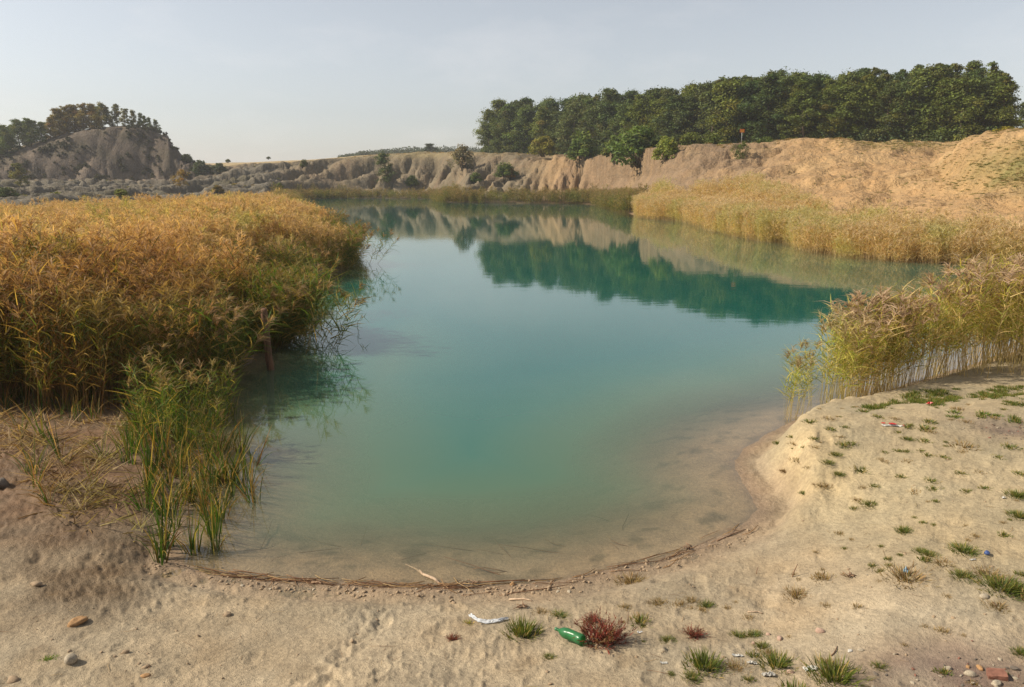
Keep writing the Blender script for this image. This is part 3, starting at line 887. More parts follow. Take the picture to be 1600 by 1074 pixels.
# ------------------------------------------------------------------ trees along the top of the cliff at the left
def cliff_trees():
    rng = np.random.default_rng(33)
    tpx = [-60, 0, 20, 60, 85, 100, 130, 160, 190, 215, 235, 250, 262, 275]
    tpy = [205, 200, 190, 178, 184, 170, 158, 157, 160, 166, 173, 188, 203, 218]
    spec = []
    for px in (-40, -18, 4, 22, 42, 60, 78):
        spec.append((px, 0, (1.0, 1.05, .9), 'green'))
    for px in (92, 106, 118, 130, 144, 157):
        spec.append((px, 0, (1.75, 1.1, .75), 'rust-coloured'))
    for px in (172, 184, 196, 207, 218):
        spec.append((px, 1, (1.25, 1.0, .9), 'thin brown-green'))
    for px in (229, 238, 247, 256):
        spec.append((px, 1, (.85, .9, .9), 'slender dark'))
    for k, (px, kd, tint, word) in enumerate(spec):
        r = 259 + rng.random() * 5
        b = on_ground(px, r)
        top = np.interp(px, tpx, tpy) + rng.normal() * 2.5
        h = max(4.5, at_r(px, top, r)[2] - b[2])
        kind, h0 = (LOCUST[rng.integers(6)], 14) if kd == 0 else (AIRY[rng.integers(3)], 10)
        t = np.array(tint) * (1.15 + .35 * rng.random())
        plant_tree(kind, b, h, h0, '%s tree on the left cliff, %s from the left in its row' % (word, ORD[k]), 'trees along the top of the left cliff', t, rng, name='cliff_tree', sxy=1.15 if kd == 0 else 1.0)
    # second line that thickens the row
    for k in range(13):
        px = -35 + k * 17 + rng.normal() * 3
        r = 270 + rng.random() * 5
        b = on_ground(px, r)
        h = max(5, at_r(px, np.interp(px, tpx, tpy) + 5, r)[2] - b[2])
        t = (2.0, 1.2, .8) if 85 < px < 165 else (1, 1, .9)
        plant_tree(LOCUST[k % 6], b, h, 14, 'tree on the left cliff, %s from the left in the hidden back row' % ORD[k], 'second row on top of the left cliff', t, rng, name='cliff_tree')
cliff_trees()

# ------------------------------------------------------------------ single trees and bushes
_b = np.random.default_rng(8)
RIM = True
BUSH = [make_bush(_b, 2.6, 2.4) for _ in range(3)]
WISPY = [make_bush(_b, 2.6, 2.6, 40, 44, .11, (.17, .15, .075), .8)]

def bush(px, r, w_px, top_py, label, colour, kind=None, name='bush', cat='bush', group=None, py=None, sink=0.0):
    b = on_ground(px, r) if py is None else ground_at(px, py, max(3.5, r - 40), r + 40)
    if py is not None:
        r = math.hypot(b[0], b[1])
    w = w_px * pix_size(px, 300, r)
    zt = at_r(px, top_py, r)[2]
    if py is None: b[2] = max(b[2], zt - .65 * w)
    h = max(.4, zt - b[2]) + sink
    t, c = kind or BUSH[_b.integers(3)]
    e = obj(name, None, loc=b - np.array([0, 0, .12 + sink]), rot=(0, 0, _b.random() * 6.28))
    e.scale = (w / 2.9, w / 2.9, h / 2.6)
    obj('stems', t, e); cr = obj('foliage', c, e); cr.color = (*colour, 1)
    return tag(e, label, cat, group)

def lone_tree(kind, h0, px, r, top_py, w_px, w0, label, colour, name='small_tree', py=None):
    b = on_ground(px, r) if py is None else ground_at(px, py, max(3.5, r - 40), r + 40)
    if py is not None:
        r = math.hypot(b[0], b[1])
    h = at_r(px, top_py, r)[2] - b[2]
    w = w_px * pix_size(px, 300, r)
    e = plant_tree(kind, b, h, h0, label, None, colour, _b, name=name, sxy=1.0)
    e.scale = (w / w0, w / w0, h / h0)
    return e

lone_tree(CONE[0], 8, 603, 192, 234, 30, 3.9, 'dark conical tree rising from the foot of the far fluted bank', (.85, .95, .9), 'conical_tree', py=284)
lone_tree(SMALL[0], 4, 281, 170, 262, 27, 2.9, 'small round orange-leaved tree alone on the grey spoil ground', (2.6, 1.35, .55), 'round_tree', py=291)
lone_tree(AIRY[1], 10, 33, 170, 250, 24, 4.4, 'slim yellow-green sapling in front of the left cliff', (1.7, 1.35, .8), 'sapling', py=287)
lone_tree(SMALL[1], 4, 1154, 108, 216, 24, 2.8, 'small green tree with bare stem on the slope below the orange sign', (1.0, 1.05, .9), 'small_tree', py=249)
bush(723, 196, 42, 226, 'pale olive rounded bush on the rim of the far bank', (1.0, 1.0, 1.0), WISPY[0], py=264)
bush(788, 162, 42, 253, 'low green bush halfway down the bank left of the wood', (1.1, 1.15, .9), py=276)
bush(797, 160, 20, 262, 'small orange-tinged bush below the low green bush on the bank', (2.4, 1.25, .6), py=280)
bush(742, 175, 26, 268, 'low green bush at the foot of the bank between two gullies', (1.0, 1.1, .9), py=286)
bush(643, 192, 24, 273, 'small green bush at the foot of the bank right of the conical tree', (1.2, 1.25, .9), py=292)
bush(848, 166, 44, 212, 'yellow-green bush at the rim in front of the wood', (2.0, 1.5, .7))
bush(908, 155, 60, 204, 'green bush on the rim right of the yellow-green one', (1.15, 1.3, .9), py=248)
bush(1000, 126, 92, 196, 'largest dark green bush spilling over the rim below the wood', (1.05, 1.25, .85), py=256)
bush(964, 130, 46, 210, 'green bush against the left side of the largest rim bush', (1.2, 1.3, .85), py=250)
bush(1042, 118, 46, 212, 'olive bush against the right side of the largest rim bush', (1.8, 1.7, .9), py=248)
bush(1075, 121, 40, 205, 'low green shrub along the rim between large bush and sign', (1.3, 1.25, .8), sink=.3)
bush(1110, 120, 44, 207, 'low green shrub on the rim just left of the orange sign', (1.15, 1.2, .8), sink=.3)
bush(1190, 116, 34, 212, 'low shrub on the rim just right of the orange sign', (1.0, 1.1, .8), sink=.3)
bush(1556, 101, 46, 196, 'yellowing shrub on the crest at the right edge below the wood', (2.2, 1.5, .6))
bush(476, 200, 16, 248, 'small dark bush on the bare slope left of the fluted bank', (1.1, 1.0, .8), py=261)
bush(437, 190, 14, 285, 'small green bush at the foot of the grey spoil heap', (1.5, 1.4, .8), py=298)
bush(340, 140, 22, 288, 'brown bush below the grey spoil heap', (1.6, 1.1, .7), py=300)
bush(190, 110, 26, 294, 'yellow-green bush between spoil ground and golden reeds', (1.7, 1.5, .7), py=307)
bush(8, 110, 44, 291, 'dark bush at the left edge in front of the spoil ground', (.8, .9, .8), py=308)
bush(248, 88, 14, 304, 'small orange shrub rising from the far edge of the golden reeds', (2.4, 1.2, .5), py=316)
bush(68, 44, 58, 343, 'dark green-brown bush standing in the golden reeds', (1.25, .95, .7), r'' or None)
bush(318, 238, 34, 250, 'dark shrub at the foot of the cliff\'s right slope', (.6, .65, .7), sink=.5)
bush(345, 236, 30, 254, 'dark shrub in the dip between cliff and far hill', (.6, .65, .7), sink=.5)
bush(278, 247, 22, 228, 'dark shrub clinging to the steep right shoulder of the cliff', (.7, .7, .7), sink=.5)
bush(296, 245, 26, 240, 'lower dark shrub on the right shoulder of the cliff', (.65, .7, .7), sink=.5)
bush(361, 260, 9, 248, 'tiny round shrub on the skyline right of the cliff', (1.2, 1.1, .8))
bush(424, 250, 7, 244, 'tiny thorn bush on the skyline above the bare slope', (.9, .9, .8))
lone_tree(LOCUST[1], 14, 674, 330, 222, 24, 7.4, 'dark domed tree standing out above the far line of trees', (.55, .65, .7), 'domed_tree')

# ------------------------------------------------------------------ distant line of trees on the skyline
def far_trees():
    rng = np.random.default_rng(44)
    bag = Bag()
    for px in np.arange(536, 770, 2.2):
        r = 470 + rng.random() * 50
        b = on_ground(px, r)
        top = np.interp(px, [536, 560, 590, 640, 700, 770], [242, 239, 234, 229, 230, 230]) + rng.normal() * 1.0
        h = max(3, at_r(px, top, r)[2] - b[2])
        n = 130
        u = unit(rng.normal(size=(n, 3))) * (rng.random((n, 1)) ** .4)
        P = np.array([b[0], b[1], b[2] + h * .5]) + u * np.array([2.4, 2.4, h * .52])
        c = np.array([.05, .07, .028]) * (.7 + .6 * rng.random((n, 1)))
        bag.add(*leaves(P, u + np.array([0, 0, .5]), .55 * (.7 + .6 * rng.random(n)), c, rng))
    o = obj('far_treeline', bag.mesh('far_treeline', M_LEAF, False))
    tag(o, 'low dark line of distant trees on the skyline', 'trees', kind='stuff')
far_trees()

# ------------------------------------------------------------------ reeds
def make_reed_clump(rng, n=14, rad=.34, h=(1.9, 2.5), leaf_n=7, leaf_l=(.32, .55), leaf_w=.024, stem_c=(.34, .21, .09), leaf_cs=(), leaf_p=None, plume_c=(.4, .25, .12), plume=.9, lean=.10, low=.25):
    bag = Bag()
    for k in range(n):
        a = rng.random() * 6.283; q = rad * math.sqrt(rng.random())
        b = np.array([[math.cos(a) * q, math.sin(a) * q, -.1]])
        H = h[0] + (h[1] - h[0]) * rng.random()
        d = np.array([[rng.normal() * lean, rng.normal() * lean, 1.0]])
        d = unit(d)
        sc = np.array(stem_c) * (.75 + .5 * rng.random())
        bag.add(*ribbons(b, d, np.array([H + .1]), np.array([.012]), np.array([.05]), sc * .85, sc, 2, rng))
        m = leaf_n + rng.integers(-1, 2)
        f = low + (1.0 - low) * (np.arange(m) + rng.random(m)) / m * .95
        lb = b + d * (H * f)[:, None]
        ang = a + np.arange(m) * 2.6 + rng.normal(size=m) * .6
        ld = np.stack([np.cos(ang), np.sin(ang), .45 + 1.3 * rng.random(m)], -1)
        ci = rng.choice(len(leaf_cs), size=m, p=leaf_p)
        lc = np.array(leaf_cs)[ci] * (.75 + .5 * rng.random((m, 1)))
        bag.add(*ribbons(lb, ld, leaf_l[0] + (leaf_l[1] - leaf_l[0]) * rng.random(m), np.full(m, leaf_w) * (.7 + .6 * rng.random(m)), .05 + .75 * rng.random(m) ** 1.5, lc, lc * np.array([1.15, 1.0, .85]), 3, rng))
        if rng.random() < plume:
            m = 16
            pb = b + d * (H * (.93 + .09 * rng.random(m)))[:, None]
            wind = np.array([.45, -.1, 0])
            pd = unit(rng.normal(size=(m, 3)) * np.array([.35, .35, .25]) + np.array([0, 0, .9]) + wind * .5)
            pc = np.array(plume_c) * (.75 + .5 * rng.random((m, 1)))
            bag.add(*ribbons(pb, pd, .14 + .20 * rng.random(m), np.full(m, .022), .5 + .6 * rng.random(m), pc, pc * 1.1, 2, rng))
    return bag

def make_blades(rng, n=16, rad=.12, h=(.5, .95), w=.016, cs=((.09, .15, .03),), p=None, spread=.22, bend=(.1, .7), S=4, tip=(1.3, 1.05, .7), z0=-.03):
    bag = Bag()
    a = rng.random(n) * 6.283; q = rad * np.sqrt(rng.random(n))
    b = np.stack([np.cos(a) * q, np.sin(a) * q, np.full(n, z0)], -1)
    d = np.stack([np.cos(a) * spread * (.2 + rng.random(n)), np.sin(a) * spread * (.2 + rng.random(n)), np.ones(n)], -1) + rng.normal(size=(n, 3)) * .06
    ci = rng.choice(len(cs), size=n, p=p)
    c = np.array(cs)[ci] * (.7 + .6 * rng.random((n, 1)))
    bag.add(*ribbons(b, d, h[0] + (h[1] - h[0]) * rng.random(n), np.full(n, w) * (.7 + .6 * rng.random(n)), bend[0] + (bend[1] - bend[0]) * rng.random(n), c * .9, c * np.array(tip), S, rng))
    return bag

def proto_collection(name, meshes):
    c = bpy.data.collections.new(name)
    for k, me in enumerate(meshes):
        o = bpy.data.objects.new('%s_%02d' % (name, k), me)
        c.objects.link(o)
    return c

def scatter(name, protos, P, rot, scale, label, cat, variant=None):
    """one mass of plants or litter: copies of a few sprays at many points"""
    n = len(P)
    me = bpy.data.meshes.new(name)
    me.vertices.add(n); me.vertices.foreach_set('co', np.asarray(P, np.float32).ravel())
    for an, kd, data, key in (('rot', 'FLOAT_VECTOR', rot, 'vector'), ('siz', 'FLOAT_VECTOR', scale, 'vector')):
        a = me.attributes.new(an, kd, 'POINT'); a.data.foreach_set(key, np.asarray(data, np.float32).ravel())
    v = RNG.integers(0, len(protos.objects), n) if variant is None else variant
    a = me.attributes.new('var', 'INT', 'POINT'); a.data.foreach_set('value', np.asarray(v, np.int32))
    o = obj(name, me)
    ng = bpy.data.node_groups.new(name + '_spread', 'GeometryNodeTree')
    ng.interface.new_socket('Geometry', in_out='INPUT', socket_type='NodeSocketGeometry')
    ng.interface.new_socket('Geometry', in_out='OUTPUT', socket_type='NodeSocketGeometry')
    gi = ng.nodes.new('NodeGroupInput'); go = ng.nodes.new('NodeGroupOutput')
    iop = ng.nodes.new('GeometryNodeInstanceOnPoints')
    ci = ng.nodes.new('GeometryNodeCollectionInfo')
    ci.inputs['Collection'].default_value = protos
    ci.inputs['Separate Children'].default_value = True
    ci.inputs['Reset Children'].default_value = True
    iop.inputs['Pick Instance'].default_value = True
    def named(nm, typ):
        n_ = ng.nodes.new('GeometryNodeInputNamedAttribute'); n_.data_type = typ; n_.inputs['Name'].default_value = nm
        return n_.outputs['Attribute']
    er = ng.nodes.new('FunctionNodeEulerToRotation')
    ng.links.new(named('rot', 'FLOAT_VECTOR'), er.inputs[0])
    ng.links.new(gi.outputs[0], iop.inputs['Points'])
    ng.links.new(ci.outputs[0], iop.inputs['Instance'])
    ng.links.new(named('var', 'INT'), iop.inputs['Instance Index'])
    ng.links.new(er.outputs[0], iop.inputs['Rotation'])
    ng.links.new(named('siz', 'FLOAT_VECTOR'), iop.inputs['Scale'])
    ng.links.new(iop.outputs[0], go.inputs[0])
    md = o.modifiers.new('spread', 'NODES'); md.node_group = ng
    return tag(o, label, cat, kind='stuff')

def in_poly(x, y, poly):
    ins = np.zeros(x.shape, bool); n = len(poly)
    for i in range(n):
        ax, ay = poly[i]; bx, by = poly[(i + 1) % n]
        if ay != by:
            ins ^= ((ay > y) != (by > y)) & (x < (bx - ax) * (y - ay) / (by - ay) + ax)
    return ins

def sample(poly, density, rng):
    """random points in a ground-plan polygon; density(x, y) per square metre"""
    poly = np.array(poly)
    lo, hi = poly.min(0), poly.max(0)
    dmax = 8.0
    n = int(np.prod(hi - lo) * dmax)
    n = min(n, 400000)
    dm = n / np.prod(hi - lo)
    x = lo[0] + (hi[0] - lo[0]) * rng.random(n); y = lo[1] + (hi[1] - lo[1]) * rng.random(n)
    k = in_poly(x, y, poly)
    x, y = x[k], y[k]
    k = rng.random(len(x)) < density(x, y) / dm
    return x[k], y[k]

def euler(n, rng, tilt=.06):
    return np.stack([rng.normal(size=n) * tilt, rng.normal(size=n) * tilt, rng.random(n) * 6.283], -1)

def sizes(n, rng, lo, hi):
    s = lo + (hi - lo) * rng.random(n)
    w = s * (.9 + .2 * rng.random(n))
    return np.stack([w, w, s], -1)

_q = np.random.default_rng(99)
FRONT = proto_collection('reed_leafy', [make_reed_clump(_q, 13, .32, (1.75, 2.35), 13, (.28, .50), .016, (.22, .12, .05),
        ((.085, .11, .022), (.17, .15, .035), (.42, .28, .08), (.22, .11, .04)), (.26, .26, .22, .26), (.34, .20, .09), .75).mesh('reed_spray', M_REED) for _ in range(6)])
BACK = proto_collection('reed_golden', [make_reed_clump(_q, 14, .40, (1.75, 2.5), 9, (.30, .52), .018, (.40, .25, .10),
        ((.30, .26, .065), (.50, .345, .14), (.35, .22, .09)), (.28, .46, .26), (.55, .375, .20), .98).mesh('reed_spray', M_REED) for _ in range(5)])
GREENR = proto_collection('reed_green', [make_reed_clump(_q, 8, .28, (1.5, 2.2), 12, (.36, .60), .020, (.24, .17, .06),
        ((.085, .135, .022), (.16, .17, .035), (.36, .26, .07)), (.5, .3, .2), (.32, .21, .11), .5, lean=.16).mesh('reed_spray', M_REED) for _ in range(5)])
STRAW = proto_collection('reed_straw', [make_reed_clump(_q, 11, .30, (1.6, 2.25), 13, (.28, .48), .017, (.58, .43, .21),
        ((.28, .30, .055), (.48, .42, .11), (.60, .46, .21)), (.42, .32, .26), (.44, .31, .21), .7, low=.36).mesh('reed_spray', M_STRAW) for _ in range(6)])
BANKR = proto_collection('reed_pale', [make_reed_clump(_q, 14, .45, (1.4, 2.3), 8, (.3, .5), .024, (.62, .47, .25),
        ((.40, .35, .10), (.64, .49, .25), (.56, .40, .18)), (.2, .55, .25), (.58, .44, .27), .6).mesh('reed_spray', M_STRAW) for _ in range(5)])
FARR = proto_collection('reed_olive', [make_reed_clump(_q, 12, .6, (1.4, 2.3), 6, (.4, .6), .055, (.26, .21, .08),
        ((.14, .14, .04), (.22, .19, .06), (.32, .24, .09)), (.45, .35, .2), (.30, .22, .11), .5).mesh('reed_spray', M_REED) for _ in range(4)])

def left_reeds():
    rng = np.random.default_rng(51)
    px_edge = [(-800, 660), (-300, 650), (0, 642), (60, 652), (150, 652), (215, 640), (262, 642), (322, 615), (350, 592), (398, 566), (405, 545), (390, 500), (405, 462), (440, 443), (500, 437), (538, 420), (533, 392), (494, 360), (463, 338), (452, 321)]
    poly = [tuple(at_z(a, b, .05)[:2]) for a, b in px_edge]
    for px, r in ((440, 108), (330, 84), (200, 76), (0, 70), (-300, 66), (-800, 60)):
        p = on_ground(px, r); poly.append((p[0], p[1]))
    c0 = at_r(-10, 400, 38)[:2]
    def dens(x, y):
        r = np.hypot(x, y)
        d = np.interp(r, [12, 18, 26, 40, 80, 110], [7.0, 6.0, 4.0, 2.6, 1.5, 1.0])
        clear = np.exp(-(((x - c0[0]) / 3.2) ** 2 + ((y - c0[1]) / 5.5) ** 2) * 1.0) > .45
        d = np.where(clear, 0, d)
        return np.where(np.arctan2(x, y) < -AZ_IN - .15, d * .4, d)
    x, y = sample(poly, dens, rng)
    z = np.maximum(ground_z(x, y), -.35)
    r = np.hypot(x, y)
    sd, _ = lake_distance(x, y)
    back = r > 21 + 4 * fbm(x / 6, y / 6, 2, 5)
    edge = (sd < 1.2) & (rng.random(len(x)) < .6)
    pc = IMG_W / 2 + x / y * FPX * .985
    ok = ~((pc > 356) & (pc < 480) & (r < 20.0))
    x, y, z, r, sd, back, edge = (a_[ok] for a_ in (x, y, z, r, sd, back, edge))
    hs = 1.0 + .16 * fbm(x / 7, y / 7, 2, 9) + .26 * fbm(x / 1.6, y / 1.6, 2, 12)
    hs *= np.where(r < 15.5, .80 + .2 * sstep(13, 15.5, r), 1)
    hs *= .80 + .20 * sstep(-.5, 2.5, sd)
    hs *= 1 - .22 * sstep(-10, -32, x)
    def put(m, pro, name, label, hk=1.0, tilt=.06):
        n = int(m.sum())
        s = sizes(n, rng, .88, 1.1) * hs[m][:, None] * hk
        s[rng.random(n) < .10, 2] *= 1.18
        scatter(name, pro, np.stack([x[m], y[m], z[m]], -1), euler(n, rng, tilt), s, label, 'reeds')
    put(~back & ~edge, FRONT, 'reed_bed', 'dense brown-and-green reed bed at the left, nearest the sandy shore')
    put(back & ~edge, BACK, 'reed_bed', 'golden plumed reed bed stretching back at the left')
    put(edge, GREENR, 'reed_fringe', 'green leafy reeds fringing the left bed beside the water')
    # reeds bowing over the water along the edge
    P, E, S = [], [], []
    for (a, b), cnt, rad in (((392, 566), 34, .9), ((405, 545), 30, .8), ((398, 510), 26, .9), ((360, 585), 20, .6), ((420, 530), 16, .5), ((535, 415), 26, 1.0), ((530, 395), 20, 1.0), ((500, 365), 18, 1.2), ((440, 442), 10, 1.0), ((345, 590), 14, .6)):
        c = at_z(a, b, 0)
        for _ in range(cnt):
            q = (c[0] + rng.normal() * rad * .6, c[1] + rng.normal() * rad, -.15)
            if 330 < IMG_W / 2 + q[0] / q[1] * FPX * .985 < 475 and math.hypot(q[0], q[1]) < 19.2: continue
            P.append(q)
            E.append((rng.normal() * .14, .18 + .34 * rng.random(), 0))
            S.append((1, 1, .85 + .3 * rng.random()))
    scatter('bowing_reeds', GREENR, np.array(P), np.array(E), np.array(S), 'reeds bowing out over the water from the left bed', 'reeds')

def right_reeds():
    rng = np.random.default_rng(52)
    poly = [tuple(at_z(a, b, .1)[:2]) for a, b in ((1216, 655), (1290, 644), (1345, 634), (1420, 620), (1500, 618), (1600, 612), (1800, 604), (1800, 545), (1600, 548), (1480, 575), (1400, 590), (1320, 600), (1240, 620))]
    def dens(x, y):
        px = IMG_W / 2 + x / y * FPX * .985
        return np.interp(px, [1230, 1290, 1330, 1400, 1480], [2.4, 4.0, 6.5, 7.5, 8.0])
    x, y = sample(poly, dens, rng)
    z = np.maximum(ground_z(x, y), -.3)
    n = len(x)
    px = IMG_W / 2 + x / y * FPX * .985
    s = sizes(n, rng, .88, 1.1) * np.interp(px, [1230, 1290, 1320, 1450, 1600], [.50, .70, .86, .93, .98])[:, None]
    scatter('reed_bed', STRAW, np.stack([x, y, z], -1), euler(n, rng, .08), s, 'straw-stemmed yellow-green reeds behind the grassy promontory at the right', 'reeds')

def bank_reeds():
    rng = np.random.default_rng(53)
    # along the right shore
    poly = [(LAKE[k][0], LAKE[k][1]) for k in range(26, 39)]
    m = (PXG > 996) & (PXG < 1900) & (RG > 34) & (RG < 100) & (SD > -.9) & (SD < 13)
    i = rng.choice(np.flatnonzero(m.ravel()), 60000)
    x = GX.ravel()[i] + rng.normal(size=len(i)) * .3; y = GY.ravel()[i] + rng.normal(size=len(i)) * .3
    r = np.hypot(x, y); sd = SD.ravel()[i]; px = PXG.ravel()[i]
    cell = r * .0024 * r * .0067
    w = cell / cell.max()
    wide = np.interp(px, [1000, 1090, 1200, 1300, 1400, 1600], [3.5, 4, 5.5, 3.2, 2.6, 2.6]) * (1 + .5 * fbm(x / 5, y / 5, 2, 3))
    keep = (rng.random(len(x)) < w * .42 * sstep(1.15, .75, sd / wide) * np.where(sd > .6 * wide, .7, 1))
    x, y, sd, px = x[keep], y[keep], sd[keep], px[keep]
    z = np.maximum(ground_z(x, y), -.3); n = len(x)
    s = sizes(n, rng, .8, 1.15) * (np.interp(px, [1000, 1150, 1300, 1600], [.95, .95, .78, .78]) * (1 - .25 * sstep(4, 10, sd)))[:, None]
    scatter('reed_bed', BANKR, np.stack([x, y, z], -1), euler(n, rng, .07), s, 'pale straw-coloured reeds along the foot of the golden right bank', 'reeds')
    # along the far shore
    m = (PXG > 440) & (PXG < 1000) & (RG > 100) & (RG < 205) & (SD > -1.0) & (SD < 4) & (Z < .55)
    i = rng.choice(np.flatnonzero(m.ravel()), 14000)
    x = GX.ravel()[i] + rng.normal(size=len(i)) * .5; y = GY.ravel()[i] + rng.normal(size=len(i)) * .6
    r = np.hypot(x, y); px = PXG.ravel()[i]
    keep = rng.random(len(x)) < .24 * (r / 200) ** 2 * np.interp(SD.ravel()[i], [-1, 3, 6], [1, 1, .4])
    x, y, px = x[keep], y[keep], px[keep]
    z = np.maximum(ground_z(x, y), -.3); n = len(x)
    s = sizes(n, rng, .75, 1.15) * (np.interp(px, [440, 680, 700, 1000], [.85, .8, 1.0, 1.1]))[:, None]
    scatter('reed_bed', FARR, np.stack([x, y, z], -1), euler(n, rng, .07), s, 'low olive reeds lining the far shore below the fluted bank', 'reeds')

left_reeds(); right_reeds(); bank_reeds()

# ------------------------------------------------------------------ grass
_g = np.random.default_rng(7)
GREEN_C = ((.085, .135, .028), (.13, .165, .04), (.30, .25, .10))
DRY_C = ((.17, .15, .06), (.33, .25, .13), (.22, .15, .085))
def tuft_mesh(n, rad, h, w, cs, p, spread=.9):
    bag = Bag()
    for f, rr, hh in ((.45, .45, 1.0), (.55, 1.0, .75)):
        bg = make_blades(_g, int(n * f), rad * rr, (h[0] * hh, h[1] * hh), w, cs, p, spread * (.4 if rr < .5 else .8), (.0, .6), 3, z0=-.004)
        bag.add(np.concatenate(bg.V), np.concatenate(bg.F), np.concatenate(bg.C))
    return bag.mesh('grass_blades', M_GRASS)
TUFT_G = [tuft_mesh(420, .15, (.05, .17), .007, GREEN_C, (.5, .35, .15)) for _ in range(3)]
TUFT_D = [tuft_mesh(300, .16, (.04, .14), .006, DRY_C, (.4, .35, .25)) for _ in range(3)]
TUFT_S = [tuft_mesh(110, .06, (.02, .065), .006, GREEN_C, (.35, .4, .25)) for _ in range(3)]
TUFT_SD = [tuft_mesh(80, .07, (.02, .055), .005, DRY_C, (.3, .45, .25)) for _ in range(3)]

def ground_px(px, py):
    return ground_at(px, py, 4.0, 60.0)

def tuft(px, py, w_px, kind, label, h=1.0, group=None, colour=(1, 1, 1), name='grass_tuft', w0=.42):
    p = ground_px(px, py)
    r = np.linalg.norm(p - np.array([0, 0, CAM_Z]))
    s = 1.12 * w_px * r / FPX / w0
    me = kind[_g.integers(len(kind))]
    o = obj(name, me, loc=p, rot=(0, 0, _g.random() * 6.28), scale=(s * 1.1, s, s * h * .78))
    o.color = (*colour, 1)
    return tag(o, label, 'grass', group)

BIG_TUFTS = [
    (816, 990, 66, TUFT_G, 'bushy green grass tuft left of the green bottle', 1.25), (988, 911, 56, TUFT_D, 'brownish grass tuft near the water, above the red plant', .9),
    (1028, 944, 34, TUFT_D, 'small dry grass tuft up and right of the red plant', .9), (1104, 948, 30, TUFT_G, 'small green tuft right of the dry one above the red plant', .8),
    (1080, 940, 30, TUFT_D, 'dry grass tuft between two small tufts right of the red plant', .8), (1246, 932, 50, TUFT_D, 'dark olive tuft below the upright red-brown stick', .9),
    (1100, 1042, 70, TUFT_G, 'green tuft with dry stalks at the bottom, leftmost of three along the edge', 1.1), (1150, 1046, 44, TUFT_D, 'brownish tuft squeezed between green tufts at the bottom edge', .9),
    (1216, 1040, 60, TUFT_G, 'green tuft with pale dry stalks at the bottom edge, middle of three', 1.0), (1304, 1060, 84, TUFT_G, 'largest green grass tuft at the bottom edge', 1.1),
    (1080, 1060, 34, TUFT_G, 'small green tuft at the bottom edge below the leftmost tuft', .8), (1190, 1012, 28, TUFT_G, 'small green tuft among the pinkish pebbles', .8),
    (1155, 995, 30, TUFT_G, 'low green tuft left of the pinkish pebbles', .7), (1178, 994, 34, TUFT_G, 'low green tuft touching the pinkish pebbles', .7),
    (1043, 1002, 28, TUFT_G, 'small bright green tuft right of the red plant', .7), (858, 1028, 26, TUFT_G, 'small green tuft below the green bottle', .6), (1048, 1054, 16, TUFT_G, 'tiny green tuft near the white flake at the bottom', .6),
    (846, 958, 30, TUFT_D, 'pale grass tuft above the bottle and the bushy tuft', .7), (875, 963, 34, TUFT_G, 'low yellow-green tuft between bushy tuft and red plant', .5),
    (1418, 904, 76, TUFT_D, 'long low dry tuft holding a scrap of pale blue plastic', .7), (1505, 902, 40, TUFT_G, 'green tuft right of the long dry tuft with blue plastic', .7),
    (1565, 920, 70, TUFT_G, 'broad green tuft by the oval pale stone at the right', .7), (1595, 925, 50, TUFT_G, 'green tuft cut by the right edge near the oval stone', .9), (1545, 900, 50, TUFT_D, 'olive tuft above the oval pale stone', .7),
    (1413, 831, 30, TUFT_G, 'lone bright green tuft in the middle of the sandy slope', .9), (1407, 868, 12, TUFT_G, 'tiny green tuft below the lone bright green one', .7), (1438, 862, 26, TUFT_G, 'green tuft below and right of the lone bright one', .6),
    (1452, 868, 30, TUFT_G, 'second green tuft of the pair on the sandy slope', .6), (1508, 862, 46, TUFT_G, 'wide green tuft left of the small blue cap', .7), (1475, 882, 46, TUFT_D, 'thin olive strip of grass above the long dry tuft', .5),
    (1590, 775, 34, TUFT_G, 'green tuft at the right edge, upper of two', .8), (1594, 808, 34, TUFT_G, 'green tuft at the right edge, lower of two', .8), (1597, 1022, 30, TUFT_G, 'green tuft at the right edge above the rubble', .9),
    (1375, 1042, 26, TUFT_G, 'small green tuft left of the rubble', .6), (1292, 948, 22, TUFT_D, 'small dry tuft right of the dark olive tuft', .6), (1560, 950, 44, TUFT_D, 'brown dry tuft below the oval pale stone', .7),
]
for px, py, w, kd, lab, h in BIG_TUFTS:
    tuft(px, py, w, kd, lab, h)
tuft(75, 1031, 22, TUFT_S, 'small bright green moss tuft left of the pale round stone', .7, colour=(.9, 1.25, .6), w0=.16)
tuft(731, 974, 18, TUFT_S, 'small yellow-green moss cushion left of the torn plastic bag', .8, colour=(1.5, 1.3, .5), w0=.16)
tuft(1216, 694, 20, TUFT_G, 'green tuft on the very tip of the promontory edge', .8)
tuft(1227, 738, 18, TUFT_D, 'dark brown tuft on the steep face of the promontory', 1.2, colour=(.6, .5, .4))
tuft(1285, 760, 30, TUFT_D, 'largest brownish tuft low on the promontory', .9)
tuft(1256, 772, 18, TUFT_G, 'dark green tuft low on the promontory beside the largest brownish one', .9)
tuft(1305, 711, 24, TUFT_G, 'wide bright green tuft on the promontory, upper of two bright ones', .7)
tuft(1292, 723, 24, TUFT_G, 'wide bright green tuft on the promontory, lower of two bright ones', .7)
tuft(1309, 742, 22, TUFT_G, 'dark green double tuft above the largest brownish one', .8)
tuft(1418, 687, 22, TUFT_G, 'bright green tuft below the red-white wrapper', .7)
tuft(1360, 790, 34, TUFT_G, 'green tuft at the lower middle of the promontory', .6)
tuft(1342, 783, 26, TUFT_D, 'olive tuft left of the green one at the lower middle of the promontory', .6)
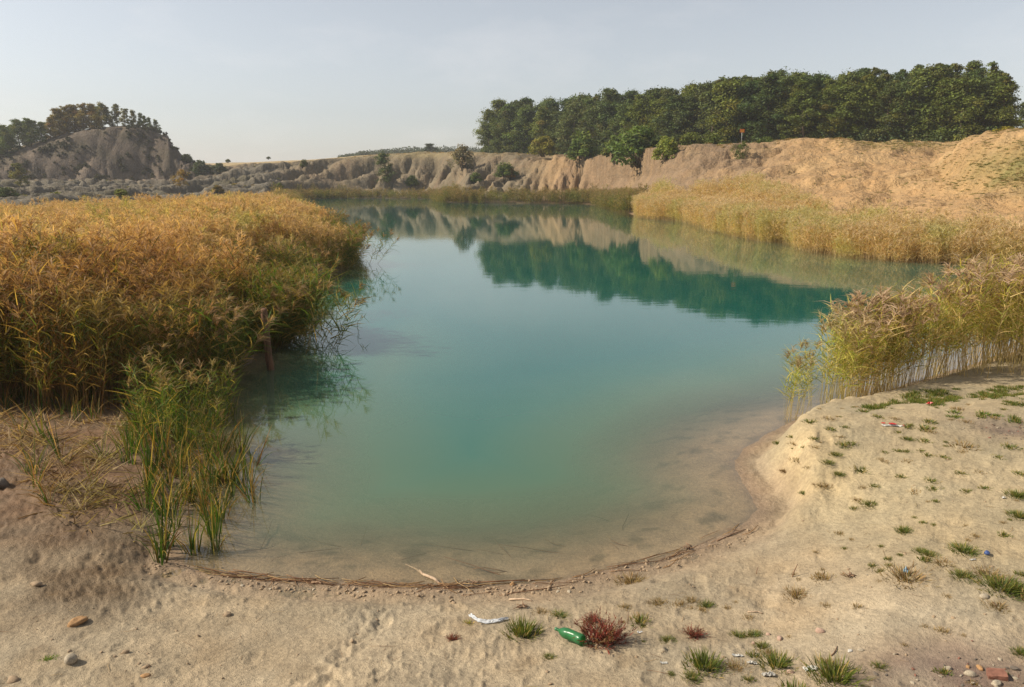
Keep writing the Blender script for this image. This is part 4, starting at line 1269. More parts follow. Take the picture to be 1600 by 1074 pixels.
for px, py, w in ((1265, 660, 18), (1295, 655, 16), (1297, 671, 16), (1272, 686, 14), (1242, 695, 16), (1273, 699, 14), (1238, 684, 14), (1248, 721, 22), (1265, 732, 14), (1331, 694, 16), (1345, 736, 26), (1420, 722, 16),
                  (1366, 760, 14), (1455, 752, 18), (1461, 765, 18), (1474, 715, 14), (1594, 741, 16), (1508, 698, 30), (1350, 644, 18), (1398, 655, 14), (1372, 652, 16), (1453, 660, 18), (1511, 660, 16), (1320, 668, 12), (1312, 683, 14),
                  (1404, 676, 12), (1402, 705, 12), (1415, 706, 14), (1382, 707, 10), (1440, 705, 12), (1450, 712, 14), (1376, 718, 12), (1384, 722, 12), (1530, 738, 14), (1502, 740, 16), (1410, 746, 16), (1445, 690, 18), (1540, 764, 16), (1510, 768, 14), (1430, 770, 20), (1580, 700, 22), (1560, 715, 14)):
    tuft(px, py, w, TUFT_S if _g.random() < .6 else TUFT_SD, 'one of the small grass tufts dotted over the top of the promontory', .8, group='small grass tufts dotted over the promontory', w0=.125)
for px, py, w in ((1538, 648, 20), (1556, 650, 14), (1491, 645, 16), (1492, 652, 16)):
    tuft(px, py, w, TUFT_S, 'one of four bright small tufts between promontory lawn and ash spot', .8, group='bright tufts near the ash spot', w0=.125, colour=(.9, 1.1, .8))

# sparse grass and lawn as masses
SPARSE = proto_collection('sparse_grass', TUFT_SD + TUFT_S[:2])
LAWN = proto_collection('lawn_grass', [tuft_mesh(110, .13, (.04, .10), .008, GREEN_C, (.6, .3, .1), .5) for _ in range(3)])
def grass_masses():
    rng = np.random.default_rng(61)
    poly = [tuple(at_z(a, b, .5)[:2]) for a, b in ((1200, 690), (1300, 645), (1500, 620), (1700, 610), (1750, 1000), (1500, 1090), (1000, 1090), (960, 900), (1180, 860), (1330, 800), (1250, 760))]
    x, y = sample(poly, lambda x, y: 7.5 * sstep(-.2, .3, fbm(x / .9, y / .9, 3, 15)), rng)
    x2, y2 = sample(poly, lambda x, y: 8 * sstep(.0, .3, fbm(x / .6, y / .6, 3, 16)) * sstep(9.5, 7.5, np.hypot(x, y)), rng); x = np.append(x, x2); y = np.append(y, y2)
    z = ground_z(x, y); n = len(x)
    s = sizes(n, rng, .5, 1.0) * (.7 + 1.3 * rng.random(n) ** 3)[:, None]
    scatter('sparse_grass', SPARSE, np.stack([x, y, z], -1), euler(n, rng, .1), s, 'thin scattered blades of grass on the sandy promontory and shore', 'grass')
    P = []
    for pl, dn in (([(1385, 628), (1420, 612), (1500, 608), (1492, 630), (1475, 640), (1440, 632)], 60), ([(1505, 616), (1560, 606), (1720, 604), (1720, 650), (1600, 640), (1560, 628)], 60), ([(1335, 640), (1385, 625), (1420, 628), (1380, 642)], 22), ([(1560, 655), (1620, 655), (1620, 668), (1580, 664)], 25)):
        pl = np.array([ground_px(a, b)[:2] for a, b in pl])
        lo, hi = pl.min(0), pl.max(0)
        m = int(np.prod(hi - lo) * dn)
        q = lo + (hi - lo) * rng.random((m, 2))
        q = q[in_poly(q[:, 0], q[:, 1], pl)]
        q = q[rng.random(len(q)) < .55 + .9 * fbm(q[:, 0] / .4, q[:, 1] / .4, 2, 4)]
        P.append(q)
    q = np.concatenate(P); n = len(q)
    scatter('lawn', LAWN, np.stack([q[:, 0], q[:, 1], ground_z(q[:, 0], q[:, 1])], -1), euler(n, rng, .1), sizes(n, rng, .5, 1.1), 'short green grass at the foot of the right-hand reeds', 'grass')
    # herbs and grass over the far slopes
    m = (PXG > 1180) & (PXG < 1750) & (RG > 50) & (RG < 112) & (SD > 8)
    i = rng.choice(np.flatnonzero(m.ravel()), 70000)
    w = GREEN.ravel()[i] * .8 + .12 * sstep(0, .5, fbm(GX.ravel()[i] / 4, GY.ravel()[i] / 4, 3, 17))
    k = rng.random(len(i)) < w * (RG.ravel()[i] / 100) ** 2
    i = i[k]
    x = GX.ravel()[i] + rng.normal(size=len(i)) * .2; y = GY.ravel()[i] + rng.normal(size=len(i)) * .2
    n = len(x)
    g = RNG.random(n) < GREEN.ravel()[i]
    scatter('slope_grass', SPARSE, np.stack([x, y, ground_z(x, y)], -1), euler(n, rng, .1), sizes(n, rng, 1.0, 2.6) * np.array([1.3, 1.3, .8]), 'thin dry and green grass over the golden right-hand slope', 'grass')
    # dry tussocks and herbs on the rims
    m = (PXG > 380) & (PXG < 1500) & (RG > 100) & (RG < 260) & (Z > 8.3)
    i = rng.choice(np.flatnonzero(m.ravel()), 9000)
    i = i[rng.random(len(i)) < (RG.ravel()[i] / 250) ** 2 * .5]
    x = GX.ravel()[i] + rng.normal(size=len(i)) * .4; y = GY.ravel()[i] + rng.normal(size=len(i)) * .4; n = len(x)
    scatter('rim_grass', SPARSE, np.stack([x, y, ground_z(x, y)], -1), euler(n, rng, .1), sizes(n, rng, 3, 8), 'dry grass along the rim of the far banks', 'grass', variant=rng.integers(0, 3, n))
    # scrub on the shaded cliff
    m = (PXG > -150) & (PXG < 330) & (RG > 228) & (RG < 262)
    i = rng.choice(np.flatnonzero(m.ravel()), 5000)
    i = i[rng.random(len(i)) < sstep(-.05, .35, fbm(GX.ravel()[i] / 9, Z.ravel()[i] / 5, 3, 19)) * .5]
    x = GX.ravel()[i] + rng.normal(size=len(i)) * .4; y = GY.ravel()[i] + rng.normal(size=len(i)) * .4; n = len(x)
    scatter('cliff_scrub', proto_collection('scrub', [make_bush(rng, .5, .4, 10, 30, .05, (.07, .07, .032))[1] for _ in range(3)]), np.stack([x, y, ground_z(x, y)], -1), euler(n, rng, .1), sizes(n, rng, 1.0, 3.2), 'dark scrub scattered over the face of the left cliff', 'scrub')
    # low herbs on the spoil ground
    m = (PXG > -150) & (PXG < 450) & (RG > 90) & (RG < 228)
    i = rng.choice(np.flatnonzero(m.ravel()), 9000)
    i = i[rng.random(len(i)) < sstep(.0, .4, fbm(GX.ravel()[i] / 12, GY.ravel()[i] / 12, 3, 23)) * (RG.ravel()[i] / 220) ** 2 * .7]
    x = GX.ravel()[i] + rng.normal(size=len(i)) * .4; y = GY.ravel()[i] + rng.normal(size=len(i)) * .4; n = len(x)
    scatter('spoil_weeds', SPARSE, np.stack([x, y, ground_z(x, y)], -1), euler(n, rng, .1), sizes(n, rng, 3, 8), 'dull weeds over the grey spoil ground at the left', 'weeds', variant=rng.integers(0, 5, n))
grass_masses()

# green sedge at the left water corner
SEDGE = proto_collection('sedge', [make_blades(_g, 11, .07, (.45, .95), .017, ((.05, .095, .020), (.10, .12, .028), (.36, .25, .11), (.20, .11, .05)), (.40, .22, .20, .18), .24, (.05, 1.0), 4, z0=-.02).mesh('sedge_spray', M_REED) for _ in range(6)])
LITTER = proto_collection('litter', [make_blades(_g, 7, .14, (.14, .42), .014, ((.42, .30, .17), (.28, .17, .09), (.17, .10, .055)), None, 3.2, (-.1, .3), 4, (1.05, 1, .95)).mesh('dead_reeds', M_REED) for _ in range(5)])
def sedge():
    rng = np.random.default_rng(71)
    poly = [tuple(at_z(a, b, .03)[:2]) for a, b in ((195, 705), (215, 655), (300, 610), (345, 600), (358, 690), (385, 752), (384, 792), (350, 812), (322, 834), (292, 845), (262, 828), (246, 780))]
    x, y = sample(poly, lambda x, y: 8 * sstep(-.35, .15, fbm(x / .5, y / .5, 2, 31)), rng)
    for _ in range(4):
        x3, y3 = sample(poly, lambda x, y: 8 * sstep(-.3, .25, fbm(x / .5, y / .5, 2, 31)), rng); x = np.append(x, x3); y = np.append(y, y3)
    x = x + rng.normal(size=len(x)) * .12; y = y + rng.normal(size=len(y)) * .22
    # a few stragglers
    for a, b in ((250, 872), (262, 850), (298, 856), (340, 852), (232, 800), (275, 820), (240, 735), (215, 715), (382, 735), (386, 760), (376, 700)):
        p = at_z(a, b, .04); x = np.append(x, p[0] + rng.normal(size=2) * .03); y = np.append(y, p[1] + rng.normal(size=2) * .03)
    z = np.maximum(ground_z(x, y), -.08); n = len(x)
    scatter('sedge', SEDGE, np.stack([x, y, z], -1), euler(n, rng, .10), sizes(n, rng, .4, 1.2), 'green and yellowing sedge blades in the shallow left corner', 'sedge')
    # young short reeds that tie the sedge to the reed bed
    poly2 = [tuple(at_z(a, b, .03)[:2]) for a, b in ((195, 690), (215, 645), (300, 605), (348, 595), (356, 650), (340, 720), (300, 740), (240, 740))]
    x4, y4 = sample(poly2, lambda x, y: 5.5 * sstep(-.3, .3, fbm(x / .5, y / .5, 2, 37)), rng); n4 = len(x4)
    scatter('young_reeds', GREENR, np.stack([x4, y4, np.maximum(ground_z(x4, y4), -.08)], -1), euler(n4, rng, .12), sizes(n4, rng, .38, .72), 'short young reeds between the left reed bed and the sedge', 'reeds')
    # sedge in front of the reed bed along the mud
    poly = [tuple(at_z(a, b, .08)[:2]) for a, b in ((-300, 655), (0, 648), (60, 660), (150, 662), (215, 655), (265, 655), (330, 620), (300, 605), (200, 620), (0, 622), (-300, 625))]
    x, y = sample(poly, lambda x, y: 7.5 * sstep(-.3, .3, fbm(x / .8, y / .8, 2, 33)), rng)
    for _ in range(2):
        x3, y3 = sample(poly, lambda x, y: 7.5 * sstep(-.3, .3, fbm(x / .8, y / .8, 2, 33)), rng); x = np.append(x, x3); y = np.append(y, y3)
    for a, b in ((32, 690), (52, 750), (60, 775), (70, 690), (95, 720), (105, 735), (40, 748), (78, 800), (145, 765)):
        p = at_z(a, b, .1); x = np.append(x, p[0]); y = np.append(y, p[1])
    z = ground_z(x, y); n = len(x)
    scatter('sedge', SEDGE, np.stack([x, y, z], -1), euler(n, rng, .10), sizes(n, rng, .55, 1.15), 'yellow-green sedge in front of the left reed bed on the mud', 'sedge')
    # dead stalks on the mud
    poly = [tuple(at_z(a, b, .1)[:2]) for a, b in ((-100, 650), (120, 655), (260, 660), (330, 640), (345, 720), (300, 800), (270, 850), (190, 830), (110, 840), (70, 790), (20, 730), (-60, 700))]
    def dens(x, y):
        return 8 * sstep(-.25, .3, fbm(x / .7, y / .7, 3, 35))
    x, y = sample(poly, dens, rng); n = len(x)
    for _ in range(9):
        x2, y2 = sample(poly, dens, rng); x = np.append(x, x2); y = np.append(y, y2)
    n = len(x)
    z = np.maximum(ground_z(x, y), -.03) + .035
    scatter('dead_reed_litter', LITTER, np.stack([x, y, z], -1), euler(n, rng, .18), sizes(n, rng, .5, 1.15), 'broken dead reed stalks strewn over the brown mud at the left', 'plant litter')
sedge()

# ------------------------------------------------------------------ straw washed up along the waterline, sunken stalks
def shore_points(px0, px1, n, rng, off, sdv):
    xs = np.array([p[0] for p in LAKE_PX[:13]], float); ys = np.array([p[1] for p in LAKE_PX[:13]], float)
    out = []
    for _ in range(n):
        a = px0 + (px1 - px0) * rng.random()
        b = np.interp(a, xs, ys)
        p = at_z(a, b, 0.0); q = at_z(a + 8, np.interp(a + 8, xs, ys), 0.0)
        t = unit(q[:2] - p[:2]); nn = np.array([t[1], -t[0]])
        o_ = off + rng.normal() * sdv
        out.append((p[0] + nn[0] * o_, p[1] + nn[1] * o_, math.atan2(t[1], t[0])))
    return np.array(out)

def straw():
    rng = np.random.default_rng(81)
    st = []
    for k in range(5):
        bag = Bag()
        L = .25 + .35 * rng.random()
        xs = np.linspace(-L / 2, L / 2, 4)
        pts = np.stack([xs, .02 * rng.normal(size=4), np.abs(.006 * rng.normal(size=4)) + .004], -1)
        c = np.array([(.50, .36, .19), (.36, .22, .12), (.22, .12, .07), (.42, .27, .14), (.28, .15, .08)][k])
        bag.add(*tube(pts, [.003, .004, .004, .0025], c, 5))
        st.append(bag.mesh('stalk', M_REED))
    ST = proto_collection('stalks', st)
    a = shore_points(325, 745, 120, rng, .03, .03); b = shore_points(745, 1150, 42, rng, .06, .07)
    p = np.concatenate([a, b]); n = len(p)
    z = np.maximum(ground_z(p[:, 0], p[:, 1]), .0) + .006
    E = np.stack([rng.normal(size=n) * .03, rng.normal(size=n) * .04, p[:, 2] + rng.normal(size=n) * .13 + np.where(rng.random(n) < .1, rng.normal(size=n), 0)], -1)
    scatter('straw_line', ST, np.stack([p[:, 0], p[:, 1], z], -1), E, sizes(n, rng, .35, 1.2), 'line of straw and stalks washed up along the waterline', 'straw')
    # loose bits over the sand
    poly = [tuple(at_z(q[0], q[1], .3)[:2]) for q in ((-100, 1100), (-100, 860), (240, 900), (700, 940), (1000, 900), (1200, 850), (1320, 800), (1600, 760), (1700, 1100))]
    x, y = sample(poly, lambda x, y: 7.5 + 0 * x, rng); n = len(x)
    scatter('straw_bits', ST, np.stack([x, y, ground_z(x, y) + .004], -1), euler(n, rng, .08), sizes(n, rng, .08, .38), 'short bits of straw and twig strewn over the sand', 'straw')
    # stalks lying on the bed in the shallows
    pl = [tuple(at_z(q[0], q[1], -.1)[:2]) for q in ((300, 860), (330, 885), (520, 900), (800, 905), (1000, 870), (1120, 800), (900, 790), (600, 830), (400, 800))]
    x, y = sample(pl, lambda x, y: 5.5 * sstep(-.1, .4, fbm(x / .8, y / .8, 2, 45)) + 1.5, rng); n = len(x)
    scatter('sunken_stalks', ST, np.stack([x, y, ground_z(x, y) + .012], -1), euler(n, rng, .05), sizes(n, rng, .5, 1.6), 'dark stalks lying on the bed under the shallow water', 'straw', variant=rng.choice([1, 2, 4], n))
straw()

# ------------------------------------------------------------------ clods, stones
def stone_mat(name, col, rough=.9, sc=18.0, dark=.7):
    m, nt, out = new_mat(name)
    tc = N(nt, 'ShaderNodeTexCoord')
    oi = N(nt, 'ShaderNodeObjectInfo')
    n1 = noise_node(nt, tc.outputs['Object'], sc, 4, .6)
    c = mixcol(nt, maprange(nt, n1, .35, .7, 0, 1), (col[0] * dark, col[1] * dark, col[2] * dark), col)
    b = N(nt, 'ShaderNodeBsdfPrincipled', inp={'Roughness': rough, 'Specular IOR Level': .25})
    nt.links.new(c, b.inputs['Base Color'])
    bmp = N(nt, 'ShaderNodeBump', inp={'Strength': .6, 'Distance': .004})
    nt.links.new(noise_node(nt, tc.outputs['Object'], sc * 4, 3, .6), bmp.inputs['Height'])
    nt.links.new(bmp.outputs[0], b.inputs['Normal'])
    nt.links.new(b.outputs[0], out.inputs['Surface'])
    return m

def stone_mesh(rng, size=(1, 1, .7), rough=.22, sub=3, mat=None, name='stone', chip=0.0):
    import bmesh
    bm = bmesh.new()
    bmesh.ops.create_icosphere(bm, subdivisions=sub, radius=.5)
    off = rng.random(3) * 50
    from mathutils import noise as mn
    cuts = [(unit(rng.normal(size=3)), .28 + .14 * rng.random()) for _ in range(7)]
    for v in bm.verts:
        d = np.array(v.co)
        if chip > 0:
            for nrm, dist in cuts:
                e = d @ nrm - dist
                if e > 0: d = d - nrm * e * chip
        k = 1 + rough * mn.fractal(Vector((d * 2.2 + off).tolist()), .9, 2.1, 3)
        d = d * k * np.array(size)
        v.co = d.tolist()
    me = bpy.data.meshes.new(name)
    bm.to_mesh(me); bm.free()
    for p in me.polygons: p.use_smooth = chip < .5
    me.materials.append(mat)
    return me

M_PALE = stone_mat('pale_stone', (.44, .37, .27), sc=9.0, dark=.6); M_ORANGE = stone_mat('orange_clod', (.45, .26, .12), dark=.6); M_PINK = stone_mat('pinkish_stone', (.46, .31, .23))
M_CLOD = stone_mat('clod', (.36, .26, .165), dark=.75); M_DARKST = stone_mat('dark_stone', (.17, .14, .11)); M_BRICK = stone_mat('brick_red', (.27, .125, .085), dark=.55); M_CHALK = stone_mat('chalky_lump', (.66, .62, .55))

def stone(px, py, w_px, mat, label, size=(1, .9, .7), rough=.2, chip=.85, name='stone', cat='stone', rz=None, lift=.28, group=None):
    p = ground_px(px, py)
    r = np.linalg.norm(p - np.array([0, 0, CAM_Z]))
    s = .85 * w_px * r / FPX
    me = stone_mesh(_g, size, rough, 3, mat, name, chip)
    o = obj(name, me, loc=p + np.array([0, 0, s * size[2] * lift * .55]), rot=(0, 0, _g.random() * 6.28 if rz is None else rz), scale=(s, s, s))
    return tag(o, label, cat, group)

stone(111, 1034, 20, M_PALE, 'pale rounded stone on the sand at the lower left', (1, .9, .95), .12, .3)
stone(121, 974, 34, M_ORANGE, 'flat orange-brown clod on the sand at the left', (1, .55, .38), .3, .3, 'clod', 'clod')
stone(2, 760, 26, M_DARKST, 'dark stone cut by the left edge on the mud', (1, .9, .8))
stone(57, 914, 18, M_CLOD, 'small grey-brown clod on the sand below the mud', (1, .7, .5), .3, .3, 'clod', 'clod')
stone(20, 1064, 20, M_CLOD, 'flat clod near the lower left corner', (1, .7, .45), .3, .3, 'clod', 'clod')
stone(196, 1020, 12, M_CLOD, 'small clod right of the pale rounded stone', (1, .8, .6), .3, .3, 'clod', 'clod')
stone(228, 1043, 14, M_CLOD, 'pale flat clod at the bottom left, between rut and pale stone', (1, .7, .4), .3, .3, 'clod', 'clod')
stone(228, 1058, 16, M_ORANGE, 'small orange clod at the bottom, right of the pale stone', (1, .7, .45), .3, .3, 'clod', 'clod')
stone(355, 962, 16, M_CLOD, 'whitish clod in the middle of the sand near the waterline', (1, .8, .5), .3, .3, 'clod', 'clod')
stone(968, 1005, 13, M_PINK, 'buff stone at the foot of the red plant', (1, .6, .5), .15, .6)
stone(801, 914, 11, M_ORANGE, 'orange-brown clod at the waterline above the bushy tuft', (1, .8, .7), .3, .3, 'clod', 'clod')
stone(1538, 934, 15, M_PALE, 'oval pale stone among grass at the right', (1, .75, .6), .06, .1, rz=.2)
stone(1281, 987, 16, M_PINK, 'pink-grey stone with a red chip, right of the pebbles', (1, .8, .6), .15, .8)
stone(1218, 999, 13, M_PINK, 'pinkish pebble, right of the low green tufts', (1, .8, .6), .15, .6)
stone(1200, 992, 9, M_PINK, 'small pinkish pebble, middle of the three by the tufts', (1, .8, .6), .15, .6)
stone(1178, 1006, 8, M_PINK, 'smallest pinkish pebble by the low green tufts', (1, .8, .7), .15, .6)
stone(1235, 1051, 12, M_PINK, 'buff pebble at the foot of the middle bottom tuft', (1, .8, .6), .15, .5)
stone(1286, 1053, 15, M_PINK, 'pale buff stone beside the largest bottom tuft', (1, .6, .45), .15, .6)
stone(1516, 1055, 18, M_PALE, 'white stone in the rubble at the lower right', (1, .7, .55), .1, .4)
stone(1531, 1045, 14, M_ORANGE, 'tan stone above the white stone in the rubble', (1, .6, .5), .12, .4)
stone(1482, 1046, 14, M_PALE, 'pale chip at the left side of the rubble', (1, .7, .5), .2, .8)
stone(1557, 1070, 18, M_PALE, 'pale stone below the brick fragment', (1, .8, .5), .2, .7)
stone(1512, 1043, 8, M_ORANGE, 'small tan pebble left of the tan stone in the rubble', (1, .8, .6), .15, .5)
stone(1585, 1046, 14, M_DARKST, 'dark stone right of the brick fragment', (1, .7, .5), .2, .8)
stone(1345, 1017, 12, M_PALE, 'pale chip beside the largest bottom tuft, towards the rubble', (1, .6, .4), .2, .8)
stone(1328, 1018, 10, M_CHALK, 'white chip above the largest bottom tuft', (1, .6, .4), .2, .8)

def brick():
    import bmesh
    p = ground_px(1558, 1058)
    bm = bmesh.new(); bmesh.ops.create_cube(bm, size=1.0)
    bmesh.ops.subdivide_edges(bm, edges=bm.edges[:], cuts=5, use_grid_fill=True)
    from mathutils import noise as mn
    for v in bm.verts:
        d = np.array(v.co) * np.array([.125, .085, .06])
        k = mn.fractal(Vector((d * 22).tolist()), 1, 2, 3)
        edge = (np.abs(np.array(v.co)) > .49).sum()
        d *= 1 + .07 * k - (.05 if edge > 1 else 0) * (1 + k)
        if v.co.x > .3 and v.co.y > .1: d[0] -= .035 * (v.co.y)
        v.co = d.tolist()
    me = bpy.data.meshes.new('brick_fragment'); bm.to_mesh(me); bm.free(); me.materials.append(M_BRICK)
    o = obj('brick_fragment', me, loc=p + np.array([0, 0, .012]), rot=(.16, -.14, -.35))
    tag(o, 'broken red brick fragment in the rubble at the lower right', 'brick')
brick()

CLODS = proto_collection('clods', [stone_mesh(_g, (1, .85, .6), .35, 2, M_CLOD, 'crumb', .3) for _ in range(4)] + [stone_mesh(_g, (1, .7, .5), .3, 2, M_PALE, 'crumb', .6)])
RUBBLE = proto_collection('rubble_bits', [stone_mesh(_g, (1, .8, .6), .2, 2, m, 'chip', .8) for m in (M_DARKST, M_DARKST, M_BRICK, M_PALE, M_DARKST)])
def crumbs():
    rng = np.random.default_rng(91)
    poly = [tuple(at_z(q[0], q[1], .3)[:2]) for q in ((-150, 1110), (-150, 800), (100, 830), (240, 880), (400, 905), (700, 918), (1000, 882), (1180, 812), (1320, 780), (1600, 720), (1750, 1110))]
    P, S = [], []
    for rep_ in range(3):
        x, y = sample(poly, lambda x, y: 8.0 * (.3 + .7 * sstep(-.1, .4, fbm(x / .8, y / .8, 3, 47))), rng)
        P.append(np.stack([x, y], -1))
    a = shore_points(240, 1150, 700, rng, .16, .09)[:, :2]; P.append(a)
    q = np.concatenate(P); n = len(q)
    s = .007 + .034 * rng.random(n) ** 3.5
    s[-len(a):] *= 1.35
    s = np.stack([s, s, s * .8], -1)
    scatter('crumbs', CLODS, np.stack([q[:, 0], q[:, 1], ground_z(q[:, 0], q[:, 1]) + .002], -1), euler(n, rng, .4), s, 'crumbs of dried earth and pebbles over the sandy shore', 'crumbs', variant=rng.choice(5, n, p=[.23, .23, .23, .23, .08]))
    # crumbly mud corner
    poly = [tuple(at_z(q[0], q[1], .1)[:2]) for q in ((120, 780), (260, 760), (330, 840), (330, 900), (230, 880), (140, 840))]
    x, y = sample(poly, lambda x, y: 8 + 0 * x, rng); x2, y2 = sample(poly, lambda x, y: 8 + 0 * x, rng)
    x = np.append(x, x2); y = np.append(y, y2); k = ground_z(x, y) > .0; x, y = x[k], y[k]; n = len(x)
    s = .012 + .03 * rng.random(n) ** 2; s = np.stack([s, s, s * .7], -1)
    scatter('mud_lumps', proto_collection('mud_lump', [stone_mesh(_g, (1, .85, .6), .35, 2, stone_mat('mud', (.20, .125, .075)), 'lump', .2) for _ in range(3)]), np.stack([x, y, ground_z(x, y)], -1), euler(n, rng, .4), s, 'lumps of dark trodden mud in the left corner of the shore', 'mud')
    # rubble and burnt bits
    c1 = ground_px(1530, 1062); c2 = ground_px(1572, 670)
    q = np.concatenate([c1[:2] + rng.normal(size=(150, 2)) * np.array([.36, .18]), c2[:2] + rng.normal(size=(110, 2)) * np.array([.26, .22])]); n = len(q)
    s = .008 + .03 * rng.random(n) ** 2; s = np.stack([s * 1.2, s, s * .7], -1)
    scatter('rubble', RUBBLE, np.stack([q[:, 0], q[:, 1], ground_z(q[:, 0], q[:, 1]) + .003], -1), euler(n, rng, .4), s, 'small chips, charcoal and burnt bits on the two ash spots', 'rubble')
crumbs()

# ------------------------------------------------------------------ litter, bottle, post, sign, sticks
def plain(name, col, rough=.5, trans=0.0, alpha=1.0, spec=.5):
    m, nt, out = new_mat(name)
    tc = N(nt, 'ShaderNodeTexCoord')
    c = mixcol(nt, maprange(nt, noise_node(nt, tc.outputs['Object'], 14, 4, .6), .35, .7, 0, 1), (col[0] * .78, col[1] * .78, col[2] * .78), col)
    b = N(nt, 'ShaderNodeBsdfPrincipled', inp={'Roughness': rough, 'Specular IOR Level': spec, 'Transmission Weight': trans, 'Alpha': alpha})
    nt.links.new(c, b.inputs['Base Color'])
    nt.links.new(b.outputs[0], out.inputs['Surface'])
    return m

def lathe(profile, sides=24):
    V, F = [], []
    for r, z in profile:
        for k in range(sides):
            a = 2 * math.pi * k / sides
            V.append((r * math.cos(a), r * math.sin(a), z))
    n = len(profile)
    for i in range(n - 1):
        for k in range(sides):
            k2 = (k + 1) % sides
            F.append((i * sides + k, i * sides + k2, (i + 1) * sides + k2, (i + 1) * sides + k))
    return np.array(V), np.array(F)

def bottle():
    m, nt, out = new_mat('green_plastic')
    tr = N(nt, 'ShaderNodeBsdfTransparent', inp={'Color': (.10, .62, .24, 1)})
    di = N(nt, 'ShaderNodeBsdfPrincipled', inp={'Base Color': (.05, .20, .08, 1), 'Roughness': .28})
    mx = N(nt, 'ShaderNodeMixShader', inp={0: .55})
    nt.links.new(tr.outputs[0], mx.inputs[1]); nt.links.new(di.outputs[0], mx.inputs[2]); nt.links.new(mx.outputs[0], out.inputs['Surface'])
    prof = [(.001, .012), (.022, .004), (.040, .0), (.049, .010), (.052, .03), (.0515, .07), (.050, .085), (.0515, .10), (.052, .15), (.0505, .165), (.052, .18), (.051, .205), (.044, .24), (.030, .268), (.018, .285), (.0135, .296), (.0135, .306), (.0165, .309), (.0165, .313), (.0130, .316), (.0130, .330)]
    V, F = lathe(prof, 28)
    rng = np.random.default_rng(3)
    # dented flank
    d = np.exp(-(((V[:, 2] - .12) / .05) ** 2)) * np.clip(V[:, 0] / .052, 0, 1)
    V[:, 0] -= .014 * d
    a, b = ground_px(911, 1010), ground_px(868, 994)
    ax = b - a; ax[2] += .015; L = np.linalg.norm(ax)
    e = obj('bottle', None, loc=a + np.array([0, 0, .052]))
    q = Vector(ax.tolist()).to_track_quat('Z', 'Y')
    e.rotation_euler = q.to_euler()
    s = L / .335
    e.scale = (s * 1.0, s * 1.0, s)
    obj('body', mesh_np('body', V, F, m), e)
    V2, F2 = lathe([(.0155, .318), (.0160, .320), (.0160, .336), (.014, .339), (.001, .3395)], 20)
    obj('cap', mesh_np('cap', V2, F2, plain('green_cap', (.03, .16, .06), .5)), e)
    tag(e, 'green plastic bottle lying on the sand between tuft and red plant', 'bottle')
bottle()

def red_plant():
    p = ground_px(940, 1004)
    rng = np.random.default_rng(17)
    bag = Bag(); stems = Bag()
    for k in range(150):
        a = rng.random() * 6.283; el = rng.random() ** .8
        d = unit(np.array([math.cos(a) * (1.25 - .7 * el), math.sin(a) * (1.25 - .7 * el), .35 + .9 * el]))
        L = .12 + .13 * rng.random()
        b0 = np.array([rng.normal() * .05, rng.normal() * .04, 0])
        c = np.array([(.19, .04, .03), (.24, .06, .04), (.14, .045, .03), (.22, .13, .06)][rng.integers(4)]) * (.7 + .6 * rng.random())
        tgt = bag
        tgt.add(*ribbons(b0[None], d[None], np.array([L]), np.array([.006]), np.array([.15]), c * .6, c, 2, rng))
        m = 9
        f = .35 + .65 * rng.random(m)
        sb = b0 + d * (L * f)[:, None]
        sd = unit(d + rng.normal(size=(m, 3)) * .5)
        cc = c * (.75 + .5 * rng.random((m, 1)))
        tgt.add(*ribbons(sb, sd, .02 + .03 * rng.random(m), np.full(m, .008), np.zeros(m), cc, cc * 1.1, 1, rng))
    o = obj('red_plant', bag.mesh('red_plant', M_GRASS, False), loc=p, scale=(1.15, 1.0, 1.0))
    tag(o, 'dark red branching saltwort plant behind the green bottle', 'plant')
    for px, py, s, lab in ((708, 1000, .32, 'tiny red plant below the torn plastic bag'), (1085, 994, .5, 'sprawling reddish plant right of the bright green tuft'), (925, 972, .45, 'small reddish plant at the back of the dark red one')):
        o2 = obj('red_plant', o.data, loc=ground_px(px, py), rot=(0, 0, px), scale=(s, s, s * .7)); tag(o2, lab, 'plant')
red_plant()

def crumpled(name, px, py, w, d, mat, label, seed, amp=.03, arch=0.0, rz=0.0, cat='litter', nx=26, ny=14):
    p = ground_px(px, py)
    u, v = np.meshgrid(np.linspace(-.5, .5, nx), np.linspace(-.5, .5, ny), indexing='ij')
    x = u * w; y = v * d * (.7 + .4 * fbm(u * 3 + seed, v * 0, 2, seed)) + arch * (-(u * 2) ** 2)
    z = amp * (.55 + fbm(u * 4 + seed, v * 4, 3, seed) + .5 * fbm(u * 11, v * 11 + seed, 2, seed + 2))
    z *= 1 - .75 * np.maximum(np.abs(u), np.abs(v)) * 1.4
    x = x + .12 * w * fbm(u * 3, v * 3 + seed, 2, seed + 5)
    c, s = math.cos(rz), math.sin(rz)
    X, Y = x * c - y * s, x * s + y * c
    zz = ground_z(X + p[0], Y + p[1]) - p[2] + .004 + np.maximum(z, 0)
    V = np.stack([X, Y, zz], -1).reshape(-1, 3)
    i, j = np.meshgrid(np.arange(nx - 1), np.arange(ny - 1), indexing='ij')
    a = (i * ny + j).ravel()
    F = np.stack([a, a + ny, a + ny + 1, a + 1], -1)
    V2 = np.concatenate([V, V - np.array([0, 0, .0015])]); F2 = np.concatenate([F, F[:, ::-1] + len(V)])
    o = obj(name, mesh_np(name, V2, F2, mat, smooth=False), loc=p)
    return tag(o, label, cat)

